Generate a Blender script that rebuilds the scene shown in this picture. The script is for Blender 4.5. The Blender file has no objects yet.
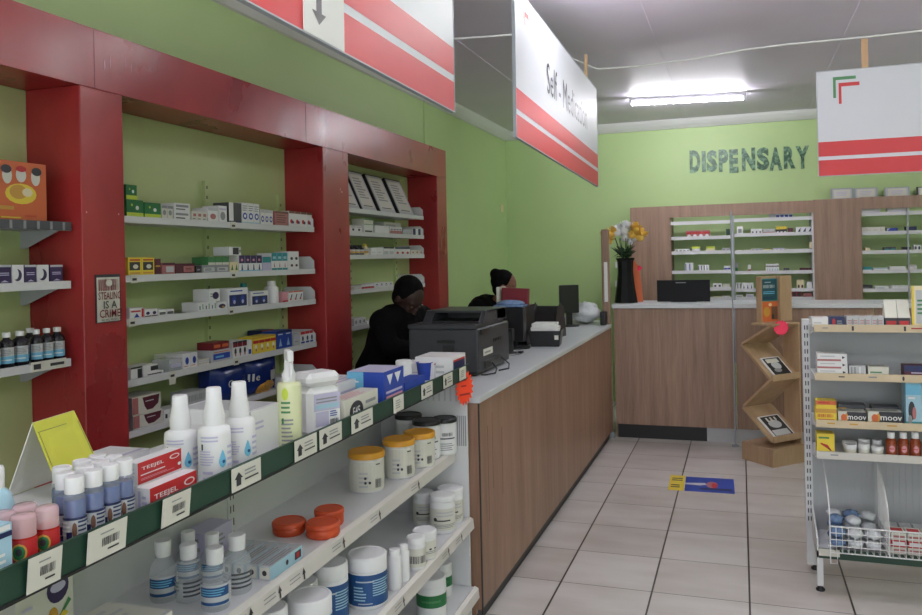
import bpy, math, random
from mathutils import Vector, Matrix
random.seed(7)
SC = bpy.context.scene
COLL = SC.collection
# ------------------------------------------------------------------ camera
YAW, PIT, ROL, FL = 0.326212418, 0.000541476, -0.0217085791, 793.541
OX, OY, EYE = 471.80, 258.93, Vector((0, 0, 1.6))
cf = Vector((-math.sin(YAW)*math.cos(PIT), math.cos(YAW)*math.cos(PIT), math.sin(PIT)))
r0 = Vector((math.cos(YAW), math.sin(YAW), 0)); u0 = r0.cross(cf)
cr = math.cos(ROL)*r0 + math.sin(ROL)*u0; cu = -math.sin(ROL)*r0 + math.cos(ROL)*u0
cam = bpy.data.cameras.new('camera'); camo = bpy.data.objects.new('camera', cam); COLL.objects.link(camo)
camo.matrix_world = Matrix(((cr.x, cu.x, -cf.x, 0), (cr.y, cu.y, -cf.y, 0), (cr.z, cu.z, -cf.z, 1.6), (0, 0, 0, 1)))
cam.sensor_width = 36; cam.lens = 36*FL/922
cam.shift_x = -(OX-461)/922; cam.shift_y = -(307.5-OY)/922
cam.clip_start = .02; cam.clip_end = 60
SC.camera = camo
# ------------------------------------------------------------------ daylight from the open shop front, exposure
wd = bpy.data.worlds.new('world'); SC.world = wd; wd.use_nodes = True
wd.node_tree.nodes['Background'].inputs[0].default_value = (.93, .97, 1.0, 1)
wd.node_tree.nodes['Background'].inputs[1].default_value = 1.3
SC.view_settings.view_transform = 'Standard'; SC.view_settings.look = 'None'
SC.view_settings.exposure = 0.62; SC.view_settings.gamma = 1.0; SC.view_settings.use_curve_mapping = False
LAMP_W = 70.0          # radiance of the fluorescent tubes

# ------------------------------------------------------------------ measuring helper: photo pixel -> point on a real plane
def hit(x, y, axis, val):
    d = cf + cr*((x-OX)/FL) - cu*((y-OY)/FL)
    return EYE + d*((val-EYE[axis])/d[axis])
def ypx(x, X, Z):      # Y where the vertical pixel column x meets the line (X, Z)
    a = cr - cf*((x-OX)/FL)
    return -(X*a.x + (Z-1.6)*a.z)/a.y
def xpx(x, Y, Z):
    a = cr - cf*((x-OX)/FL)
    return -(Y*a.y + (Z-1.6)*a.z)/a.x

# ------------------------------------------------------------------ materials
def lin(c):
    return tuple(((v/255)/12.92 if v/255 <= .04045 else ((v/255+.055)/1.055)**2.4) for v in c)
def nm(name):
    m = bpy.data.materials.new(name); m.use_nodes = True
    return m, m.node_tree.nodes, m.node_tree.links, m.node_tree.nodes['Principled BSDF']
def simple(name, rgb, rough=.5, metal=0, spec=.5, var=.06, scale=9, bump=0, trans=0, ior=1.45, emit=None, alpha=1):
    m, N, L, P = nm(name)
    c = lin(rgb)
    P.inputs['Roughness'].default_value = rough; P.inputs['Metallic'].default_value = metal
    P.inputs['Specular IOR Level'].default_value = spec
    P.inputs['Base Color'].default_value = (*c, 1)
    if var:
        tc = N.new('ShaderNodeTexCoord'); no = N.new('ShaderNodeTexNoise'); no.inputs['Scale'].default_value = scale
        no.inputs['Detail'].default_value = 3
        L.new(tc.outputs['Object'], no.inputs['Vector'])
        mx = N.new('ShaderNodeMix'); mx.data_type = 'RGBA'
        mx.inputs[6].default_value = (*[v*(1-var) for v in c], 1); mx.inputs[7].default_value = (*[min(1, v*(1+var)) for v in c], 1)
        L.new(no.outputs['Fac'], mx.inputs[0]); L.new(mx.outputs[2], P.inputs['Base Color'])
        if bump:
            b = N.new('ShaderNodeBump'); b.inputs['Strength'].default_value = bump; b.inputs['Distance'].default_value = .01
            L.new(no.outputs['Fac'], b.inputs['Height']); L.new(b.outputs[0], P.inputs['Normal'])
    if trans:
        P.inputs['Transmission Weight'].default_value = trans; P.inputs['IOR'].default_value = ior
    if emit: 
        P.inputs['Emission Color'].default_value = (*c, 1); P.inputs['Emission Strength'].default_value = emit
    if alpha < 1: P.inputs['Alpha'].default_value = alpha
    return m
PAL = dict(white=(226, 226, 228), offwhite=(212, 210, 200), grey=(140, 142, 146), lgrey=(188, 190, 194), dgrey=(70, 72, 78), black=(22, 22, 26),
    ink=(45, 45, 52), red=(184, 34, 40), dred=(120, 28, 42), maroon=(84, 24, 46), pink=(214, 150, 160), hotpink=(238, 60, 96), orange=(206, 102, 54),
    amber=(140, 62, 30), yellow=(226, 200, 60), gold=(200, 150, 60), cream=(228, 214, 178), green=(30, 110, 60), dgreen=(28, 62, 48), lime=(196, 214, 70),
    blue=(34, 66, 160), royal=(40, 60, 190), navy=(26, 36, 86), deepblue=(24, 74, 128), sky=(110, 180, 214), teal=(40, 140, 146), dteal=(26, 78, 92), purple=(52, 36, 82),
    lilac=(190, 186, 214), brown=(110, 74, 56), rose=(176, 110, 112), paleblue=(160, 196, 214), mgreen=(70, 130, 80), lidgold=(222, 158, 46), rust=(196, 74, 36),
    fluo=(255, 74, 40), silver=(160, 166, 174), skinlabel=(200, 190, 170))
MATS = {}
def M(n):
    if n not in MATS:
        if n in PAL: MATS[n] = simple(n, PAL[n], .45, var=.04)
        else: raise KeyError(n)
    return MATS[n]
MATS['clear'] = simple('clear_plastic', (232, 238, 244), .08, alpha=.3, var=0)
MATS['cleargel'] = simple('clear_gel_plastic', (222, 230, 240), .1, alpha=.2, var=0)
MATS['bluegel'] = simple('blue_liquid', (40, 66, 140), .12, alpha=.92, var=0)
MATS['pinkclear'] = simple('pink_clear_plastic', (232, 196, 202), .12, alpha=.55, var=0)
MATS['redgel'] = simple('red_liquid', (170, 40, 36), .15, trans=.1, ior=1.2, var=0)
MATS['oil'] = simple('pale_green_plastic', (214, 218, 176), .2, var=0)
MATS['amberglass'] = simple('amber_plastic', (150, 66, 34), .15, trans=.15, var=0)
MATS['darkglass'] = simple('dark_bottle_plastic', (26, 24, 34), .18, var=0)
MATS['steel'] = simple('white_painted_steel', (212, 213, 216), .38, var=.05, scale=5)
MATS['steelgrey'] = simple('grey_painted_steel', (172, 174, 178), .4, var=.06, scale=4)
MATS['chrome'] = simple('bright_metal', (190, 192, 196), .3, metal=.8, var=.03)
MATS['slot'] = simple('slot_dark', (50, 52, 58), .6, var=0)
MATS['reddrk'] = simple('dark_red_print', (170, 30, 44), .5, var=.03)
MATS['yelboard'] = simple('yellow_green_card', (204, 204, 62), .6, var=.05)
MATS['cardboard'] = simple('raw_cardboard', (178, 140, 100), .75, var=.1, scale=14)
MATS['plastblack'] = simple('black_plastic', (24, 25, 28), .35, var=.08)
MATS['plastgraph'] = simple('graphite_plastic', (52, 54, 60), .42, var=.1, scale=30, bump=.02)
MATS['screen'] = simple('dark_screen', (9, 10, 14), .45, spec=.2, var=0)
MATS['battenwood'] = simple('pale_batten_wood', (196, 160, 122), .6, var=.12, scale=20)
MATS['paper'] = simple('paper_white', (228, 228, 226), .7, var=.03)
MATS['leaf'] = simple('leaf_green', (34, 62, 34), .5, var=.2, scale=30)
MATS['petalwhite'] = simple('petal_white', (226, 228, 230), .7, var=.08, scale=60)
MATS['petalyellow'] = simple('petal_yellow', (226, 186, 84), .7, var=.15, scale=60)
MATS['skin'] = simple('brown_skin', (60, 40, 34), .55, var=.08, scale=20)
MATS['skin2'] = simple('warm_brown_skin', (128, 84, 66), .5, var=.06, scale=20)
MATS['hair'] = simple('black_hair', (10, 9, 10), .85, spec=.15, var=.3, scale=90, bump=.3)
MATS['cloth'] = simple('black_cloth', (10, 10, 13), .9, spec=.15, var=.2, scale=40, bump=.1)
MATS['denim'] = simple('dark_trousers', (28, 32, 44), .85, var=.2, scale=60)
MATS['bluefilm'] = simple('blue_glossy_film', (24, 44, 112), .25, var=.35, scale=26, bump=.35)
MATS['packwhite'] = simple('crinkled_clear_film', (216, 220, 226), .25, var=.12, scale=60, bump=.5)
MATS['packblue'] = simple('crinkled_blue_film', (110, 136, 176), .25, var=.35, scale=50, bump=.5)

def wall_mat(name, rgb):
    m, N, L, P = nm(name)
    tc = N.new('ShaderNodeTexCoord'); n1 = N.new('ShaderNodeTexNoise'); n1.inputs['Scale'].default_value = 1.3; n1.inputs['Detail'].default_value = 5
    n2 = N.new('ShaderNodeTexNoise'); n2.inputs['Scale'].default_value = 120
    L.new(tc.outputs['Object'], n1.inputs['Vector']); L.new(tc.outputs['Object'], n2.inputs['Vector'])
    c = lin(rgb); mx = N.new('ShaderNodeMix'); mx.data_type = 'RGBA'
    mx.inputs[6].default_value = (*[v*.92 for v in c], 1); mx.inputs[7].default_value = (*[v*1.07 for v in c], 1)
    L.new(n1.outputs['Fac'], mx.inputs[0]); L.new(mx.outputs[2], P.inputs['Base Color'])
    b = N.new('ShaderNodeBump'); b.inputs['Strength'].default_value = .08; b.inputs['Distance'].default_value = .004
    L.new(n2.outputs['Fac'], b.inputs['Height']); L.new(b.outputs[0], P.inputs['Normal'])
    P.inputs['Roughness'].default_value = .5
    return m
def wood_mat(name, dark, light, zs=.7, xs=9, rough=.42):
    m, N, L, P = nm(name)
    tc = N.new('ShaderNodeTexCoord'); mp = N.new('ShaderNodeMapping'); mp.inputs['Scale'].default_value = (xs, xs, zs)
    L.new(tc.outputs['Object'], mp.inputs['Vector'])
    n1 = N.new('ShaderNodeTexNoise'); n1.inputs['Scale'].default_value = 1.4; n1.inputs['Detail'].default_value = 6; n1.inputs['Roughness'].default_value = .6
    n2 = N.new('ShaderNodeTexNoise'); n2.inputs['Scale'].default_value = 9; n2.inputs['Detail'].default_value = 4
    L.new(mp.outputs[0], n1.inputs['Vector']); L.new(mp.outputs[0], n2.inputs['Vector'])
    ad = N.new('ShaderNodeMath'); ad.operation = 'MULTIPLY_ADD'; ad.inputs[1].default_value = .35
    L.new(n2.outputs['Fac'], ad.inputs[0]); L.new(n1.outputs['Fac'], ad.inputs[2])
    cr_ = N.new('ShaderNodeValToRGB'); cr_.color_ramp.elements[0].position = .45; cr_.color_ramp.elements[1].position = .9
    cr_.color_ramp.elements[0].color = (*lin(dark), 1); cr_.color_ramp.elements[1].color = (*lin(light), 1)
    L.new(ad.outputs[0], cr_.inputs[0]); L.new(cr_.outputs[0], P.inputs['Base Color'])
    P.inputs['Roughness'].default_value = rough
    return m
def red_mat():
    m, N, L, P = nm('scuffed_red_gloss')
    tc = N.new('ShaderNodeTexCoord'); n1 = N.new('ShaderNodeTexNoise'); n1.inputs['Scale'].default_value = 3.5; n1.inputs['Detail'].default_value = 8
    mp = N.new('ShaderNodeMapping'); mp.inputs['Scale'].default_value = (1, 1, .5)
    L.new(tc.outputs['Object'], mp.inputs['Vector']); L.new(mp.outputs[0], n1.inputs['Vector'])
    r = N.new('ShaderNodeValToRGB'); r.color_ramp.elements[0].position = .3; r.color_ramp.elements[1].position = .75
    r.color_ramp.elements[0].color = (*lin((140, 34, 40)), 1); r.color_ramp.elements[1].color = (*lin((172, 54, 54)), 1)
    L.new(n1.outputs['Fac'], r.inputs[0]); L.new(r.outputs[0], P.inputs['Base Color'])
    r2 = N.new('ShaderNodeMapRange'); r2.inputs[3].default_value = .18; r2.inputs[4].default_value = .42
    L.new(n1.outputs['Fac'], r2.inputs[0]); L.new(r2.outputs[0], P.inputs['Roughness'])
    return m
def floor_mat():
    m, N, L, P = nm('ceramic_floor_tiles')
    T, FX, FY = .4396, -.8709, 3.8415
    tc = N.new('ShaderNodeTexCoord'); sp = N.new('ShaderNodeSeparateXYZ'); L.new(tc.outputs['Object'], sp.inputs[0])
    def joint(sock, off, w):
        a = N.new('ShaderNodeMath'); a.operation = 'SUBTRACT'; a.inputs[1].default_value = off - 40*T; L.new(sock, a.inputs[0])
        d = N.new('ShaderNodeMath'); d.operation = 'DIVIDE'; d.inputs[1].default_value = T; L.new(a.outputs[0], d.inputs[0])
        f = N.new('ShaderNodeMath'); f.operation = 'FRACT'; L.new(d.outputs[0], f.inputs[0])
        g = N.new('ShaderNodeMath'); g.operation = 'PINGPONG'; g.inputs[1].default_value = .5; L.new(f.outputs[0], g.inputs[0])
        c = N.new('ShaderNodeMath'); c.operation = 'LESS_THAN'; c.inputs[1].default_value = w/T/2; L.new(g.outputs[0], c.inputs[0])
        fl = N.new('ShaderNodeMath'); fl.operation = 'FLOOR'; L.new(d.outputs[0], fl.inputs[0])
        return c, fl
    jx, ix = joint(sp.outputs['X'], FX, .0085); jy, iy = joint(sp.outputs['Y'], FY, .0045)
    mxj = N.new('ShaderNodeMath'); mxj.operation = 'MAXIMUM'; L.new(jx.outputs[0], mxj.inputs[0]); L.new(jy.outputs[0], mxj.inputs[1])
    cb = N.new('ShaderNodeCombineXYZ'); L.new(ix.outputs[0], cb.inputs[0]); L.new(iy.outputs[0], cb.inputs[1])
    wn = N.new('ShaderNodeTexWhiteNoise'); L.new(cb.outputs[0], wn.inputs['Vector'])
    n1 = N.new('ShaderNodeTexNoise'); n1.inputs['Scale'].default_value = 3; n1.inputs['Detail'].default_value = 6
    mp = N.new('ShaderNodeMapping'); mp.inputs['Scale'].default_value = (.7, 2.2, 1); L.new(tc.outputs['Object'], mp.inputs['Vector']); L.new(mp.outputs[0], n1.inputs['Vector'])
    av = N.new('ShaderNodeMath'); av.operation = 'MULTIPLY_ADD'; av.inputs[1].default_value = .35; L.new(wn.outputs['Value'], av.inputs[0]); L.new(n1.outputs['Fac'], av.inputs[2])
    r = N.new('ShaderNodeValToRGB'); r.color_ramp.elements[0].position = .3; r.color_ramp.elements[1].position = .95
    r.color_ramp.elements[0].color = (*lin((178, 170, 164)), 1); r.color_ramp.elements[1].color = (*lin((206, 202, 200)), 1)
    L.new(av.outputs[0], r.inputs[0])
    mx = N.new('ShaderNodeMix'); mx.data_type = 'RGBA'; mx.inputs[7].default_value = (*lin((40, 36, 34)), 1)
    L.new(mxj.outputs[0], mx.inputs[0]); L.new(r.outputs[0], mx.inputs[6]); L.new(mx.outputs[2], P.inputs['Base Color'])
    b = N.new('ShaderNodeBump'); b.invert = True; b.inputs['Distance'].default_value = .002; b.inputs['Strength'].default_value = .5
    L.new(mxj.outputs[0], b.inputs['Height']); L.new(b.outputs[0], P.inputs['Normal'])
    P.inputs['Roughness'].default_value = .3
    return m
MATS['wallgreen'] = wall_mat('lime_green_paint', (182, 208, 146))
MATS['backgreen'] = wall_mat('pale_green_panel', (190, 204, 148))
MATS['ceil'] = wall_mat('ceiling_paint', (232, 224, 244))
MATS['cornicewhite'] = wall_mat('white_cornice_paint', (222, 224, 222))
MATS['laminate'] = wood_mat('brown_wood_laminate', (124, 92, 74), (160, 128, 108))
MATS['laminate2'] = wood_mat('grey_brown_wood_laminate', (124, 98, 82), (164, 134, 114), xs=12)
MATS['standwood'] = wood_mat('pale_plywood', (164, 134, 104), (188, 160, 128), xs=6)
MATS['worktop'] = simple('white_worktop', (206, 210, 214), .3, var=.05, scale=4)
MATS['redgloss'] = red_mat()
MATS['tiles'] = floor_mat()

# ------------------------------------------------------------------ mesh building
TXT = {}
def text_geo(s):
    if s not in TXT:
        cu_ = bpy.data.curves.new('t', 'FONT'); cu_.body = s; cu_.size = 1; cu_.offset = 0 if s.startswith('Self') else .012; cu_.resolution_u = 2
        ob = bpy.data.objects.new('t', cu_); me = bpy.data.meshes.new_from_object(ob)
        vs = [(v.co.x, v.co.y) for v in me.vertices]; fs = [tuple(p.vertices) for p in me.polygons]
        bpy.data.objects.remove(ob); bpy.data.meshes.remove(me); bpy.data.curves.remove(cu_)
        xs = [v[0] for v in vs]; ys = [v[1] for v in vs]
        x0, x1, y0, y1 = min(xs), max(xs), min(ys), max(ys)
        TXT[s] = ([((x-x0)/(x1-x0), (y-y0)/(y1-y0)) for x, y in vs], fs, (x1-x0)/(y1-y0))
    return TXT[s]
GP = Vector((-1.12, 3.22, 0)); GT = math.radians(1.5)
GR = Matrix.Rotation(GT, 3, 'Z')
def gw(xl, yl, z): return GP + GR @ Vector((xl+1.12, yl-3.22, z))
def gy(x, xl, z):
    a = cr - cf*((x-OX)/FL); p0 = gw(xl, 0, z)-EYE; d = GR @ Vector((0, 1, 0)); return -(p0@a)/(d@a)
def ghit(x, y, xl):
    n = GR @ Vector((1, 0, 0)); d = cf + cr*((x-OX)/FL) - cu*((y-OY)/FL); q = EYE+d*(((gw(xl, 0, 0)-EYE)@n)/(d@n)); l = GR.transposed() @ (q-GP)+GP; return l
def gground(x, y, z): return GR.transposed() @ (hit(x, y, 2, z)-GP)+GP
class MB:
    def __init__(s): s.v = []; s.f = []; s.m = []; s.sm = []; s.mats = []
    def mi(s, m):
        if m not in s.mats: s.mats.append(m)
        return s.mats.index(m)
    def add(s, vs, fs, m, smooth=False):
        o = len(s.v); s.v += [tuple(p) for p in vs]; i = s.mi(m)
        for f in fs: s.f.append(tuple(a+o for a in f)); s.m.append(i); s.sm.append(smooth)
        return s
    def box(s, x0, x1, y0, y1, z0, z1, m, b=0):
        if b:
            # chamfered box: profile with cut corners in plan, top edge eased
            pts = [(x0+b, y0), (x1-b, y0), (x1, y0+b), (x1, y1-b), (x1-b, y1), (x0+b, y1), (x0, y1-b), (x0, y0+b)]
            ins = [(min(max(x, x0+b), x1-b), min(max(y, y0+b), y1-b)) for x, y in pts]
            V = [(x, y, z0+b) for x, y in pts]+[(x, y, z1-b) for x, y in pts]+[(x, y, z1) for x, y in ins]+[(x, y, z0) for x, y in ins]
            F = [(i, (i+1) % 8, 8+(i+1) % 8, 8+i) for i in range(8)]+[(8+i, 8+(i+1) % 8, 16+(i+1) % 8, 16+i) for i in range(8)]
            F += [(24+i, 24+(i+1) % 8, (i+1) % 8, i) for i in range(8)]+[tuple(range(16, 24)), tuple(range(31, 23, -1))]
            return s.add(V, F, m)
        V = [(x0, y0, z0), (x1, y0, z0), (x1, y1, z0), (x0, y1, z0), (x0, y0, z1), (x1, y0, z1), (x1, y1, z1), (x0, y1, z1)]
        return s.add(V, [(0, 3, 2, 1), (4, 5, 6, 7), (0, 1, 5, 4), (1, 2, 6, 5), (2, 3, 7, 6), (3, 0, 4, 7)], m)
    def lathe(s, prof, m, c=(0, 0, 0), seg=20, cap=True, sx=1, sy=1, smooth=True):
        V = []; n = len(prof)
        for r, z in prof:
            for k in range(seg):
                a = 2*math.pi*k/seg; V.append((c[0]+r*sx*math.cos(a), c[1]+r*sy*math.sin(a), c[2]+z))
        F = [(i*seg+k, i*seg+(k+1) % seg, (i+1)*seg+(k+1) % seg, (i+1)*seg+k) for i in range(n-1) for k in range(seg)]
        s.add(V, F, m, smooth)
        if cap:
            s.add(V[:seg], [tuple(range(seg-1, -1, -1))], m); s.add(V[-seg:], [tuple(range(seg))], m)
        return s
    def prism(s, poly, axis, a, b, m):
        def p(u, v, w): return {0: (w, u, v), 1: (u, w, v), 2: (u, v, w)}[axis]
        n = len(poly); V = [p(u, v, a) for u, v in poly]+[p(u, v, b) for u, v in poly]
        F = [tuple(range(n)), tuple(range(2*n-1, n-1, -1))]+[(i, (i+1) % n, n+(i+1) % n, n+i) for i in range(n)]
        return s.add(V, F, m)
    def tube(s, pts, r, m, seg=8, rs=None):
        pts = [Vector(p) for p in pts]; V = []; F = []; n = len(pts)
        for i, p in enumerate(pts):
            t = (pts[min(i+1, n-1)]-pts[max(i-1, 0)]).normalized()
            a = Vector((0, 0, 1)) if abs(t.z) < .9 else Vector((1, 0, 0))
            e1 = t.cross(a).normalized(); e2 = t.cross(e1); rr = rs[i] if rs else r
            for k in range(seg):
                g = 2*math.pi*k/seg; V.append(p+e1*math.cos(g)*rr+e2*math.sin(g)*rr)
        for i in range(n-1):
            F += [(i*seg+k, i*seg+(k+1) % seg, (i+1)*seg+(k+1) % seg, (i+1)*seg+k) for k in range(seg)]
        s.add(V, F, m, True)
        s.add(V[:seg], [tuple(range(seg))], m); s.add(V[-seg:], [tuple(range(seg))], m)
        return s
    def ball(s, c, r, m, seg=14, rings=9, sc=(1, 1, 1)):
        pr = [(r*math.sin(math.pi*i/rings), -r*math.cos(math.pi*i/rings)) for i in range(rings+1)]
        V = [(c[0]+sc[0]*q*math.cos(2*math.pi*k/seg), c[1]+sc[1]*q*math.sin(2*math.pi*k/seg), c[2]+sc[2]*z) for q, z in pr for k in range(seg)]
        F = [(i*seg+k, i*seg+(k+1) % seg, (i+1)*seg+(k+1) % seg, (i+1)*seg+k) for i in range(rings) for k in range(seg)]
        return s.add(V, F, m, True)
    def sheet(s, fmap, u0, u1, v0, v1, e, m, nu=1):
        V = []; 
        for i in range(nu+1):
            u = u0+(u1-u0)*i/nu; V += [fmap(u, v0, e), fmap(u, v1, e)]
        return s.add(V, [(2*i, 2*i+2, 2*i+3, 2*i+1) for i in range(nu)], m)
    def deco(s, fmap, items, aspect, nu=1, e0=.0005):
        """items: 'r u0 u1 v0 v1 mat' | 'e u v ru rv mat' | 't u v h mat TEXT' | 'l u0 u1 v0 v1 n mat' | 'b u0 u1 v0 v1 mat' (bars) | 'g u v ru rv n mat' (ring)"""
        for k, it in enumerate(items):
            a = it.split(' '); e = e0*(1+.6*k); o = a[0]
            if o == 'r':
                u0_, u1_, v0, v1 = map(float, a[1:5]); s.sheet(fmap, u0_, u1_, v0, v1, e, M(a[5]), max(1, round(nu*(u1_-u0_))))
            elif o == 'e' or o == 'd':
                u, v, ru, rv = map(float, a[1:5])
                if nu == 1 and o == 'e':
                    n = 16; s.add([fmap(u+ru*math.cos(6.2832*i/n), v+rv*math.sin(6.2832*i/n), e) for i in range(n)], [tuple(range(n))], M(a[5]))
                else:
                    R_, C_ = 10, max(2, round(nu*2*ru)+1); V = []
                    for i in range(R_+1):
                        t_ = -1+2*i/R_; w_ = math.sqrt(max(0, 1-t_*t_)) if o == 'e' or t_ < -.3 else .954*(1-(t_+.3)/1.3)**.8
                        V += [fmap(u+ru*w_*(-1+2*j/C_), v+rv*t_, e) for j in range(C_+1)]
                    s.add(V, [(i*(C_+1)+j, i*(C_+1)+j+1, (i+1)*(C_+1)+j+1, (i+1)*(C_+1)+j) for i in range(R_) for j in range(C_)], M(a[5]))
            elif o == 'l':
                u0_, u1_, v0, v1 = map(float, a[1:5]); n = int(a[5]); rnd = random.Random(k*7+n)
                for j in range(n):
                    vv = v0+(v1-v0)*(j+.5)/n; h = (v1-v0)/n*.22
                    s.sheet(fmap, u0_, u0_+(u1_-u0_)*rnd.uniform(.65, 1), vv-h, vv+h, e, M(a[6]), max(1, round(nu*(u1_-u0_))))
            elif o == 'b':
                u0_, u1_, v0, v1 = map(float, a[1:5]); rnd = random.Random(5); u = u0_
                while u < u1_:
                    w = (u1_-u0_)*rnd.choice((.02, .035, .05)); s.sheet(fmap, u, min(u+w, u1_), v0, v1, e, M(a[5])); u += w+(u1_-u0_)*rnd.choice((.03, .045))
            elif o == 't':
                u, v, h = map(float, a[1:4]); vs, fs, ar = text_geo(' '.join(a[5:]))
                w = h*ar/aspect
                s.add([fmap(u+(x-.5)*w, v+(y-.5)*h, e) for x, y in vs], fs, M(a[4]))
            elif o == 'w':     # text with set width: 'w u v h w mat TEXT'
                u, v, h, w = map(float, a[1:5]); vs, fs, ar = text_geo(' '.join(a[6:]))
                s.add([fmap(u+(x-.5)*w, v+(y-.5)*h, e) for x, y in vs], fs, M(a[5]))
            elif o == 'p':     # 'p mat u v u v ...' polygon
                c = list(map(float, a[2:])); pts = list(zip(c[::2], c[1::2]))
                s.add([fmap(u, v, e) for u, v in pts], [tuple(range(len(pts)))], M(a[1]))
        return s
    def build(s, name, parent=None, loc=(0, 0, 0), rz=0):
        me = bpy.data.meshes.new(name); me.from_pydata(s.v, [], s.f)
        for m in s.mats: me.materials.append(m)
        me.polygons.foreach_set('material_index', s.m); me.polygons.foreach_set('use_smooth', s.sm); me.update()
        o = bpy.data.objects.new(name, me); COLL.objects.link(o)
        if parent: o.parent = parent
        o.location = loc; o.rotation_euler = (0, 0, rz)
        return o
def tag(o, label=None, cat=None, group=None, kind=None):
    if label: o['label'] = label
    if cat: o['category'] = cat
    if group: o['group'] = group
    if kind: o['kind'] = kind
    return o
def thing(name, label, cat, loc=(0, 0, 0), rz=0, group=None):
    o = bpy.data.objects.new(name, None); COLL.objects.link(o); o.empty_display_size = .05
    o.location = loc; o.rotation_euler = (0, 0, rz)
    return tag(o, label, cat, group)
def dup(root, loc, rz=None, label=None, group=None):
    c = root.copy(); COLL.objects.link(c); c.location = loc
    if rz is not None: c.rotation_euler = (0, 0, rz)
    if label: c['label'] = label
    if group: c['group'] = group
    for ch in root.children:
        d = ch.copy(); COLL.objects.link(d); d.parent = c
        for g in ch.children:
            h = g.copy(); COLL.objects.link(h); h.parent = d
    return c
def struct(name, mb, **k): return tag(mb.build(name, **k), kind='structure')
def bevel(o, w=.004, seg=2):
    md = o.modifiers.new('bevel', 'BEVEL'); md.width = w; md.segments = seg; md.limit_method = 'ANGLE'; return o
HP = math.pi/2
# face maps of a carton whose front looks to local -Y
def fm_front(w, d, h): return lambda u, v, e: (w*(u-.5), -e, h*v)
def fm_left(w, d, h): return lambda u, v, e: (-w/2-e, d*(1-u), h*v)
def fm_right(w, d, h): return lambda u, v, e: (w/2+e, d*u, h*v)
def fm_top(w, d, h): return lambda u, v, e: (w*(u-.5), d*v, h+e)
def fm_cyl(r, h, span=2.6): return lambda u, v, e: ((r+e)*math.sin((u-.5)*span), -(r+e)*math.cos((u-.5)*span), h*v)
def carton_mb(w, d, h, base, deco=()):
    mb = MB(); mb.box(-w/2, w/2, 0, d, 0, h, M(base))
    g = {'F': [], 'L': [], 'R': [], 'T': []}
    for it in deco:
        if it[1] == ' ' and it[0] in 'FLRT': g[it[0]].append(it[2:])
        else: g['F'].append(it)
    mb.deco(fm_front(w, d, h), g['F'], w/h); mb.deco(fm_left(w, d, h), g['L'], d/h)
    mb.deco(fm_right(w, d, h), g['R'], d/h); mb.deco(fm_top(w, d, h), g['T'], w/d)
    return mb
def rowlab(o, label, group): tag(o, label, None, group)
# =================================================================== THE ROOM
XL, YB, ZC = -2.54, 8.80, 3.05
XR, YF = 3.3, -2.6
struct('floor', MB().box(XL-.1, XR, YF, YB+.1, -.1, 0, M('tiles')))
cl = MB().box(XL-.1, XR, YF, YB+.1, ZC, ZC+.1, M('ceil'))
struct('ceiling', cl)
for i, (x, y0, y1) in enumerate(((-1.75, YF, YB-.08), (-.52, YF, YB-.08), (.7, YF, YB-.08), (1.9, YF, YB-.08))):
    struct('trim_%d' % (i+1), MB().box(x-.012, x+.012, y0, y1, ZC-.004, ZC, M('ceil')))
struct('wall_left', MB().box(XL-.1, XL, YF, YB, 0, ZC, M('wallgreen')))
struct('wall_back', MB().box(XL-.1, XR, YB, YB+.1, 0, ZC, M('wallgreen')))
struct('wall_right', MB().box(XR, XR+.1, YF, YB, 0, ZC, M('wallgreen')))
cov = [(0, -.095), (.02, -.09), (.05, -.06), (.075, -.025), (.085, 0), (0, 0)]
struct('trim_5', MB().prism([(XL+a, ZC+b) for a, b in cov], 1, YF, YB, M('cornicewhite')))
struct('trim_6', MB().prism([(YB-a, ZC+b) for a, b in cov], 0, XL+.02, XR, M('cornicewhite')))

# fluorescent battens: the one in view by the dispensary, the others further back over the aisle
def batten(x, y, rz, label, group=None, L=1.02, glow='tubeglow_far'):
    t = thing('fluorescent_light', label, 'ceiling light', (x, y, ZC), rz, group)
    MB().box(-L/2, L/2, -.02, .02, -.035, 0, M('steel')).build('housing', t)
    tb = MB().tube([(-L/2+.02, 0, -.058), (L/2-.02, 0, -.058)], .013, M(glow), 10)
    for sx in (-1, 1): tb.box(sx*(L/2-.01)-.012, sx*(L/2-.01)+.012, -.014, .014, -.073, -.02, M('steel'))
    tb.build('tube', t)
    return t
MATS['tubeglow_far'] = simple('glowing_tube_dispensary', (250, 248, 255), .4, var=0, emit=LAMP_W*1.2)
MATS['tubeglow'] = simple('glowing_tube', (255, 255, 255), .4, var=0, emit=LAMP_W)
batten(-.43, 7.45, .165, 'lit white fluorescent tube on the ceiling in front of the dispensary wall')
for x, y, s_ in ((-.35, 4.12, 'between the hanging signs, just above the view'), (1.75, 3.6, 'over the aisle near the right gondola'), (-.5, .9, 'nearest, over the left gondola'), (1.7, .6, 'nearest, on the right of the aisle'), (2.4, 6.2, 'far right, before the dispensary')):
    batten(x, y, .0, 'lit fluorescent tube on the ceiling, '+s_, None, 1.2, 'tubeglow')

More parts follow.
